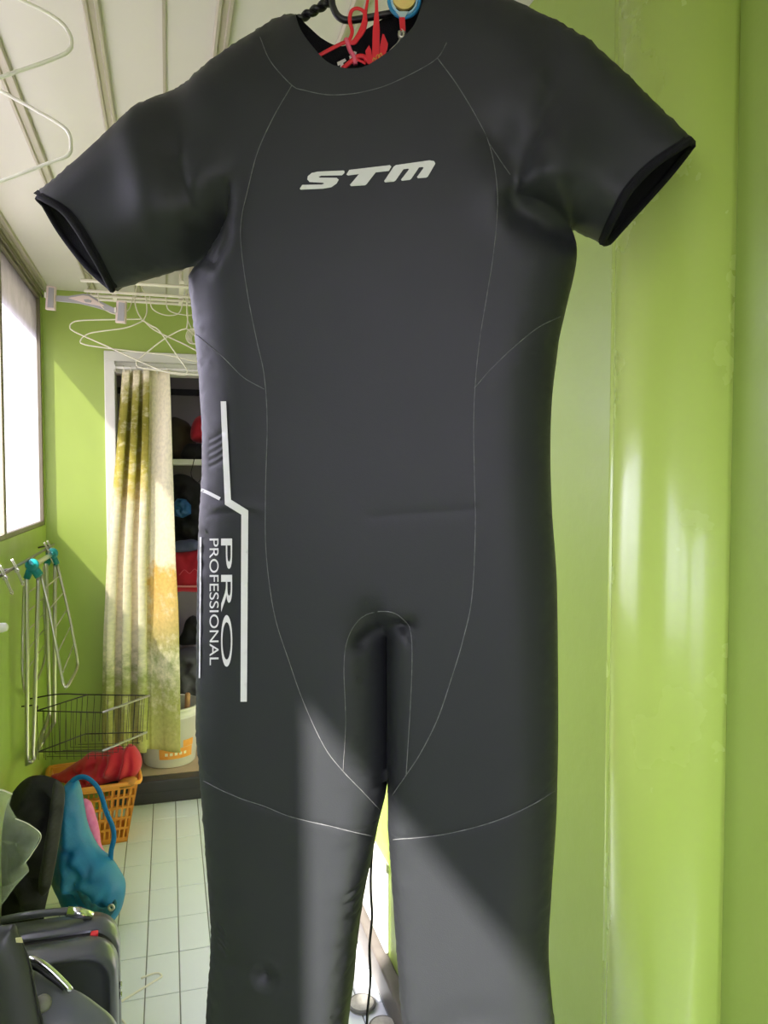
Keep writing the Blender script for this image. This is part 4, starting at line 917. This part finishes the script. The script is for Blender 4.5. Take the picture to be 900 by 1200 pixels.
tagi(inflate('red_garment', zb5([(178,652),(235,635),(290,600),(400,530),(450,492),(540,490),(600,452),(650,440),(690,470),(720,435),(760,448),(800,500),(815,560),(800,620),(750,668),(640,695),(540,722),(450,748),(380,738),(300,700),(220,682)]), dbk-0.03, 0.07, 0.06, M_red, wr=0.035, ws=14, back=0.8, folds=[(zb5([(200,655),(300,660),(420,690),(560,690)]), 0.03, 0.012), (zb5([(240,640),(330,620),(420,600)]), -0.03, 0.01), (zb5([(560,470),(600,540),(580,620)]), -0.035, 0.012), (zb5([(640,450),(640,530),(600,600),(500,650)]), 0.03, 0.012), (zb5([(740,450),(760,540),(740,640)]), -0.035, 0.01), (zb5([(720,450),(730,540),(690,640)]), 0.025, 0.012), (zb5([(350,570),(390,620),(480,640)]), -0.03, 0.009), (zb5([(420,520),(440,570),(500,570),(520,520)]), -0.03, 0.015), (zb5([(300,640),(450,640),(620,560),(700,480)]), 0.02, 0.02), (zb5([(690,470),(700,560),(660,640)]), -0.025, 0.015)], step=0.007), 'crumpled red garment heaped on the orange basket', 'garment')
tagi(inflate('amber_pouch', zb5([(650,705),(690,672),(760,660),(785,680),(775,715),(720,738),(665,740)]), dbk-0.09, 0.03, 0.03, mat('amber_cloth', srgb(196, 130, 50), 0.5, var=0.3, vscale=30), wr=0.006), 'small amber pouch at the right end of the orange basket', 'pouch')
tagi(inflate('dark_cloth', zb5([(330,740),(450,745),(640,690),(660,740),(560,765),(400,790),(340,785)]), dbk-0.08, 0.03, 0.02, M_bk, wr=0.006), 'dark cloth under the red garment inside the orange basket', 'cloth')
# wire basket
wk = thing('wire_basket', On(110, 881, 2, 0.50), 'dark thin wire basket hanging open above the red garment', 'basket')
M_dw = mat('dark_wire', srgb(60, 58, 54), 0.4, metal=0.6); M_lw = mat('light_wire', srgb(170, 166, 160), 0.35, metal=0.8)
zt_, zm_ = 0.655, 0.505
top = [On(43,833,2,zt_), On(120,835,2,zt_), On(175,815,2,zt_), On(103,814,2,zt_)]
low = [On(45,881,2,zm_), On(120,880,2,zm_), On(172,858,2,zm_), On(100,860,2,zm_)]
for R_ in (top, low):
    for i in range(4): MB().tube([R_[i], R_[(i+1) % 4]], 0.0024 if i != 1 else 0.0045, 6).build('rim_wire', M_lw if i == 1 else M_dw, wk, True)
for i in range(4):
    for k in range(9):
        a_ = top[i]+(top[(i+1) % 4]-top[i])*k/9; b_ = low[i]+(low[(i+1) % 4]-low[i])*k/9
        MB().tube([a_, b_, b_+np.array((0, 0, -0.03))], 0.0012, 5).build('upright_wire', M_dw, wk, True)
for k in range(1, 6):
    a_ = low[0]+(low[3]-low[0])*k/6; b_ = low[1]+(low[2]-low[1])*k/6
    MB().tube([a_-(0, 0, 0.03), b_-(0, 0, 0.03)], 0.0012, 5).build('base_wire', M_dw, wk, True)
for p_ in (top[0],): tubeobj('wall_hook', [p_, p_+(0, 0, 0.02), np.array((XL+0.001, p_[1], p_[2]+0.02))], 0.0028, M_dw, wk, 0.01, 6)
tp3 = np.array((XL+0.001, top[3][1], top[3][2])); tubeobj('wall_hook', [top[3], (top[3]+tp3)/2+(0, 0, 0.01), tp3], 0.0028, M_dw, wk, 0.01, 6)

# ================================================================== tote bag, pink cloth, coat, plastic sheet
zt7 = lambda L: [(x/3.335, 840+y/3.335) for x, y in L]
M_tq = mat('turquoise_nylon', srgb(20, 118, 168), 0.45, var=0.15, vscale=10, bump=0.1, bscale=150)
M_tqd = mat('navy_lining', srgb(14, 44, 66), 0.6, col2=srgb(40, 130, 150), vscale=60)
dt = 2.55
tb = thing('tote_bag', On(105, 1084, 2, 0), 'slouching turquoise nylon tote bag leaning by the orange basket', 'bag')
inflate('body', zt7([(255,265),(300,248),(318,290),(328,350),(345,430),(385,510),(430,550),(465,600),(490,655),(480,735),(455,785),(420,812),(330,810),(285,800),(262,760),(235,700),(207,640),(210,590),(225,500),(240,380)]), dt, 0.075, 0.075, M_tq, tb, wr=0.03, ws=17, folds=[(zt7([(270,300),(275,480),(290,640)]), 0.014, 0.014), (zt7([(310,300),(320,450),(370,560)]), -0.012, 0.012), (zt7([(290,650),(340,710),(410,770)]), -0.03, 0.014), (zt7([(300,620),(380,640),(460,660)]), 0.015, 0.02), (zt7([(450,620),(420,700),(440,740)]), -0.01, 0.01)], step=0.01)
tubeobj('strap', [P(*q, dt-0.02-0.02*math.sin(i*0.5)) for i, q in enumerate(zt7([(262,285),(290,245),(330,235),(370,262),(395,305),(415,370),(440,430),(445,475),(435,520),(432,560)]))], 0.0085, M_tq, tb, 0.012, 8, 0.25, -FW)
inflate('torn_pocket', zt7([(288,652),(310,668),(345,700),(390,745),(430,735),(450,712),(458,740),(440,770),(410,800),(385,785),(355,765),(320,720)]), dt-0.078, 0.008, 0.02, M_tqd, tb, wr=0.006, ws=40, label='dark open pocket with shiny lining')
tubeobj('buckle', [P(*q, dt-0.095) for q in zt7([(425,742),(438,735),(445,748),(432,756)])], 0.004, M_steel, tb, 0.006, 6, closed=True)
tubeobj('yellow_cord', [P(*q, dt-0.05) for q in zt7([(205,552),(192,570),(190,595),(202,622)])], 0.004, mat('neon_yellow', srgb(216, 226, 60), 0.5), tb, 0.008, 8)
tagi(inflate('pink_towel', zt7([(318,325),(350,330),(365,360),(385,430),(395,500),(412,545),(405,640),(395,757),(330,757),(335,600),(325,440)]), 2.66, 0.035, 0.03, mat('pink_towel', srgb(206, 84, 152), 0.8, col2=srgb(232, 140, 190), vscale=45), wr=0.01), 'pink patterned towel squeezed between tote bag and orange basket', 'towel')
co = thing('black_coat', On(30, 1122, 2, 0), 'heap of black coat slumped against the left wall', 'coat')
inflate('body', zt7([(155,228),(215,243),(250,275),(252,340),(236,450),(210,600),(192,680),(172,780),(165,938),(20,938),(12,800),(10,560),(18,400),(48,300),(100,242)]), 2.40, 0.045, 0.05, M_bk, co, wr=0.05, ws=13, back=0.4, step=0.012, folds=[(zt7([(180,240),(200,330),(190,420)]), -0.03, 0.02), (zt7([(120,260),(140,420),(100,640)]), 0.02, 0.03)])
inflate('lapel', zt7([(215,246),(245,268),(254,300),(250,360),(238,450),(214,590),(195,670),(165,700),(150,650),(170,520),(190,400),(200,320)]), 2.345, 0.012, 0.02, mat('charcoal_fabric', srgb(56, 55, 53), 0.8, var=0.2, vscale=20), co, wr=0.02, ws=16, step=0.01, folds=[(zt7([(225,290),(205,450),(175,640)]), 0.02, 0.012)], label='charcoal coat lapel')
def film():
    m = bpy.data.materials.new('clear_plastic_film'); m.use_nodes = True; nt = m.node_tree; b = nt.nodes['Principled BSDF']; o = nt.nodes['Material Output']
    b.inputs['Base Color'].default_value = (0.75, 0.82, 0.76, 1); b.inputs['Roughness'].default_value = 0.25
    t = nt.nodes.new('ShaderNodeBsdfTransparent'); mx = nt.nodes.new('ShaderNodeMixShader')
    lw = nt.nodes.new('ShaderNodeLayerWeight'); lw.inputs[0].default_value = 0.35
    mr = nt.nodes.new('ShaderNodeMapRange'); mr.inputs['To Min'].default_value = 0.10; mr.inputs['To Max'].default_value = 0.55
    nt.links.new(lw.outputs['Facing'], mr.inputs['Value']); nt.links.new(mr.outputs[0], mx.inputs[0])
    nt.links.new(t.outputs[0], mx.inputs[1]); nt.links.new(b.outputs[0], mx.inputs[2]); nt.links.new(mx.outputs[0], o.inputs[0]); return m
ps = thing('plastic_sheet', On(-10, 1150, 2, 0), 'crumpled clear plastic sheet at the left frame edge', 'plastic sheet')
inflate('film', zt7([(-70,270),(0,288),(46,303),(32,350),(60,398),(112,420),(160,465),(125,535),(97,572),(113,605),(62,660),(22,715),(0,745),(-30,900),(-70,1180),(-120,1180),(-110,600)]), 2.02, 0.04, 0.03, film(), ps, wr=0.06, ws=16, smooth_outline=False, step=0.02, folds=[(zt7([(-60,320),(40,420),(150,465)]), 0.04, 0.01), (zt7([(-60,560),(30,600),(110,600)]), 0.04, 0.01), (zt7([(-40,400),(60,520),(100,570)]), -0.03, 0.01)])
tubeobj('folded_edge', [P(*q, 2.0) for q in zt7([(-20,292),(5,285),(48,302)])], 0.002, M_wire, ps, 0.01, 5)
tubeobj('folded_edge', [P(*q, 1.99) for q in zt7([(60,398),(112,420),(161,465),(125,535),(97,572)])], 0.0012, M_wire, ps, 0.01, 5)

# ================================================================== suitcase and cases in the lower left corner
def rrect(x0, x1, z0, z1, r, k=8):
    out = []
    for cx_, cz_, a0_ in ((x1-r, z1-r, 0), (x0+r, z1-r, 90), (x0+r, z0+r, 180), (x1-r, z0+r, 270)):
        for i in range(k+1): a_ = math.radians(a0_+90*i/k); out.append((cx_+r*math.cos(a_), cz_+r*math.sin(a_)))
    return out
def shellbox(name, secs, m, parent, label=None):    # secs: list of (y, x0,x1,z0,z1,r) rounded-rectangle sections
    V = []; Fc = []
    for y, *a in secs: V += [(x, y, z) for x, z in rrect(*a)]
    n_ = 36
    for j in range(len(secs)-1): Fc += [[j*n_+i, j*n_+(i+1) % n_, (j+1)*n_+(i+1) % n_, (j+1)*n_+i] for i in range(n_)]
    Fc += [list(range(n_))[::-1], [(len(secs)-1)*n_+i for i in range(n_)]]
    return mesh(name, V, Fc, m, parent, label=label)
YF = 1.80; x1s = float(On(138, 1170, 1, YF+0.03)[0]); z1s = float(On(100, 1112, 1, YF+0.02)[2]); x0s = x1s-0.36
M_sc = mat('graphite_shell', srgb(80, 82, 92), 0.28, var=0.08, coat=0.2); M_rub = mat('black_rubber', srgb(18, 18, 20), 0.5); M_chr = mat('chrome', srgb(214, 216, 220), 0.15, metal=1.0)
sc1 = thing('suitcase', (x1s-0.18, YF+0.1, 0), 'upright graphite hard-shell suitcase with silver handle ends', 'suitcase')
ZF = 0.045
B_ = lambda y, i, r: (y, x0s+i, x1s-i, ZF+i, z1s-i, r)
shellbox('front_shell', [B_(YF+0.012, 0.035, 0.045), B_(YF+0.012, 0.02, 0.055), B_(YF, 0.016, 0.058), B_(YF+0.002, 0.010, 0.06), B_(YF+0.012, 0.002, 0.065), B_(YF+0.05, 0.0, 0.066), B_(YF+0.07, 0.0, 0.066), B_(YF+0.075, 0.004, 0.064)], M_sc, sc1)
shellbox('zip_gusset', [B_(YF+0.0755, 0.008, 0.06), B_(YF+0.0985, 0.008, 0.06)], M_rub, sc1, 'black zip band')
shellbox('rear_shell', [B_(YF+0.099, 0.004, 0.064), B_(YF+0.104, 0.0, 0.066), B_(YF+0.15, 0.0, 0.066), B_(YF+0.185, 0.006, 0.062), B_(YF+0.195, 0.02, 0.05)], M_sc, sc1)
hx0, hx1 = x1s-0.31, x1s-0.075; hz = z1s; hy = YF+0.145
hd = tubeobj('carry_handle', [(hx0, hy, hz+0.002), (hx0+0.012, hy, hz+0.018), (hx0+0.05, hy, hz+0.027), ((hx0+hx1)/2, hy, hz+0.030), (hx1-0.05, hy, hz+0.027), (hx1-0.012, hy, hz+0.018), (hx1, hy, hz+0.002)], 0.009, M_sc, sc1, 0.01, 10)
for xa, xb in ((hx1-0.045, hx1+0.012), (hx0-0.012, hx0+0.045)):
    s_ = 1 if xb > hx1 else -1
    MB().tube([(xa, hy, hz+(0.026 if s_ > 0 else 0.006)), ((xa+xb)/2, hy, hz+0.018), (xb, hy, hz+(0.005 if s_ > 0 else 0.026))], [0.012, 0.013, 0.010], 12).build('handle_end', M_chr, hd, True, label='silver handle end')
MB().box(x1s-0.062, x1s-0.045, YF+0.074, YF+0.092, z1s-0.010, z1s-0.0005).build('zip_pull', M_redp, sc1, label='red zip tab', bevel=0.002)
for z in (z1s-0.14, z1s-0.165): MB().tube([(x1s, YF+0.085, z), (x1s+0.006, YF+0.085, z)], 0.008, 10).build('side_stud', M_chr, sc1, True)
for x in (x0s+0.05, x1s-0.05):
    for y in (YF+0.03, YF+0.165): MB().tube([(x-0.009, y, 0.0225), (x+0.009, y, 0.0225)], 0.022, 16).build('wheel', M_rub, sc1, True)
    for y in (YF+0.03, YF+0.165): MB().box(x-0.012, x+0.012, y-0.01, y+0.01, 0.03, 0.05).build('wheel_fork', M_rub, sc1)
dc2 = 1.50
M_cs = mat('slate_gloss_shell', srgb(92, 94, 104), 0.35, var=0.08, coat=0.2)
c2 = thing('rounded_case', On(60, 1450, 2, 0), 'dark slate rounded case with chrome arc handle in front of the suitcase', 'case')
inflate('shell', [(20,1130),(36,1138),(58,1149),(75,1159),(93,1166),(113,1180),(133,1198),(142,1225),(146,1300),(142,1440),(120,1455),(-30,1455),(-60,1440),(-62,1200),(-40,1140)], dc2, 0.07, 0.09, M_cs, c2, step=0.016)
hc_ = tubeobj('arc_handle', [P(*q, dc2-0.03) for q in [(28,1126),(36,1124),(46,1127),(56,1134),(66,1143),(76,1153),(83,1161)]], 0.0062, M_chr, c2, 0.01, 10, label='curved chrome handle')
tubeobj('handle_recess', [P(*q, dc2-0.012) for q in [(36,1131),(46,1135),(58,1144),(68,1151),(76,1158)]], 0.006, M_rub, c2, 0.01, 8)
MB().tube([P(49,1176,dc2-0.085), P(50,1176,dc2-0.065)], [0.012, 0.016], 16).build('round_stud', mat('grey_rubber', srgb(130, 128, 122), 0.6), c2, True)
c3 = thing('flat_bag', On(-10, 1500, 2, 0), 'flat dark grey bag with a small cream tag in the bottom left corner', 'bag')
inflate('body', [(-90,1098),(-20,1088),(6,1085),(17,1084),(21,1094),(27,1108),(35,1130),(41,1160),(46,1185),(50,1210),(54,1300),(54,1500),(40,1512),(-80,1512),(-95,1490)], 1.40, 0.03, 0.05, mat('dark_grey_vinyl', srgb(58, 58, 62), 0.4, var=0.15, vscale=6), c3, step=0.016)
plate('tag', [(18,1099.5),(25,1099),(26.5,1105),(19,1104.5)], 1.372, 0.002, mat('cream_tag', srgb(214, 206, 160), 0.7), c3)
tubeobj('piping', [P(*q, 1.392) for q in [(17,1084),(21,1094),(27,1108),(35,1130),(41,1160),(46,1185),(50,1210),(54,1300)]], 0.002, M_rub, c3, 0.01, 6)

# ================================================================== bits on the floor
fh = thing('fallen_wire_hanger', On(175, 1160, 2, 0), 'white wire hanger lying on the floor tiles beside the suitcase', 'hanger')
def fp(L, z=0.0032): return [On(x/3.335, 840+y/3.335, 2, z) for x, y in L]
tubeobj('body', fp([(395,1165),(440,1132),(475,1112),(560,1060),(622,1022),(632,1012),(620,1002),(592,1006),(552,1022)]), 0.003, M_wire, fh, 0.01, 8)
tubeobj('body_end', fp([(440,1160),(470,1180),(492,1203),(500,1240)]), 0.003, M_wire, fh, 0.01, 8)
def pad(px, py, r, label):
    c = On(px, py, 2, 0.0); t = thing('round_pad', c, label, 'pad', 'pale round pads on the floor')
    m = mat('pale_woven_pad', srgb(206, 202, 192), 0.8, col2=srgb(168, 164, 154), vscale=70, bump=0.4, bscale=90)
    MB().lathe([(0, 0.0005), (r, 0.0005), (r, 0.012), (r*0.9, 0.016), (0, 0.016)], c, 28).build('disc', m, t, True)
    MB().tube([(c[0]+r*math.cos(a), c[1]+r*math.sin(a), 0.010) for a in np.linspace(0, 2*math.pi, 29)[:-1]], 0.005, 6, True).build('edge_ring', mat('grey_edging', srgb(110, 108, 104), 0.7), t, True)
pad(424, 1180, 0.036, 'pale round woven pad on the floor, seen between the wetsuit legs, the farther one'); pad(449, 1207, 0.036, 'pale round woven pad on the floor between the wetsuit legs, cut by the bottom edge')

wp = thing('bright_patch_board', (XR, 2.2, 0.1), 'small white board added for the blown-out bright patch low on the right wall, seen between the wetsuit legs', 'cover')
MB().box(XR-0.012, XR-0.0005, 2.13, 2.60, 0.09, 0.36).build('board', M_white, wp, bevel=0.004)  # added white board, stands in for an overexposed bright patch on the wall
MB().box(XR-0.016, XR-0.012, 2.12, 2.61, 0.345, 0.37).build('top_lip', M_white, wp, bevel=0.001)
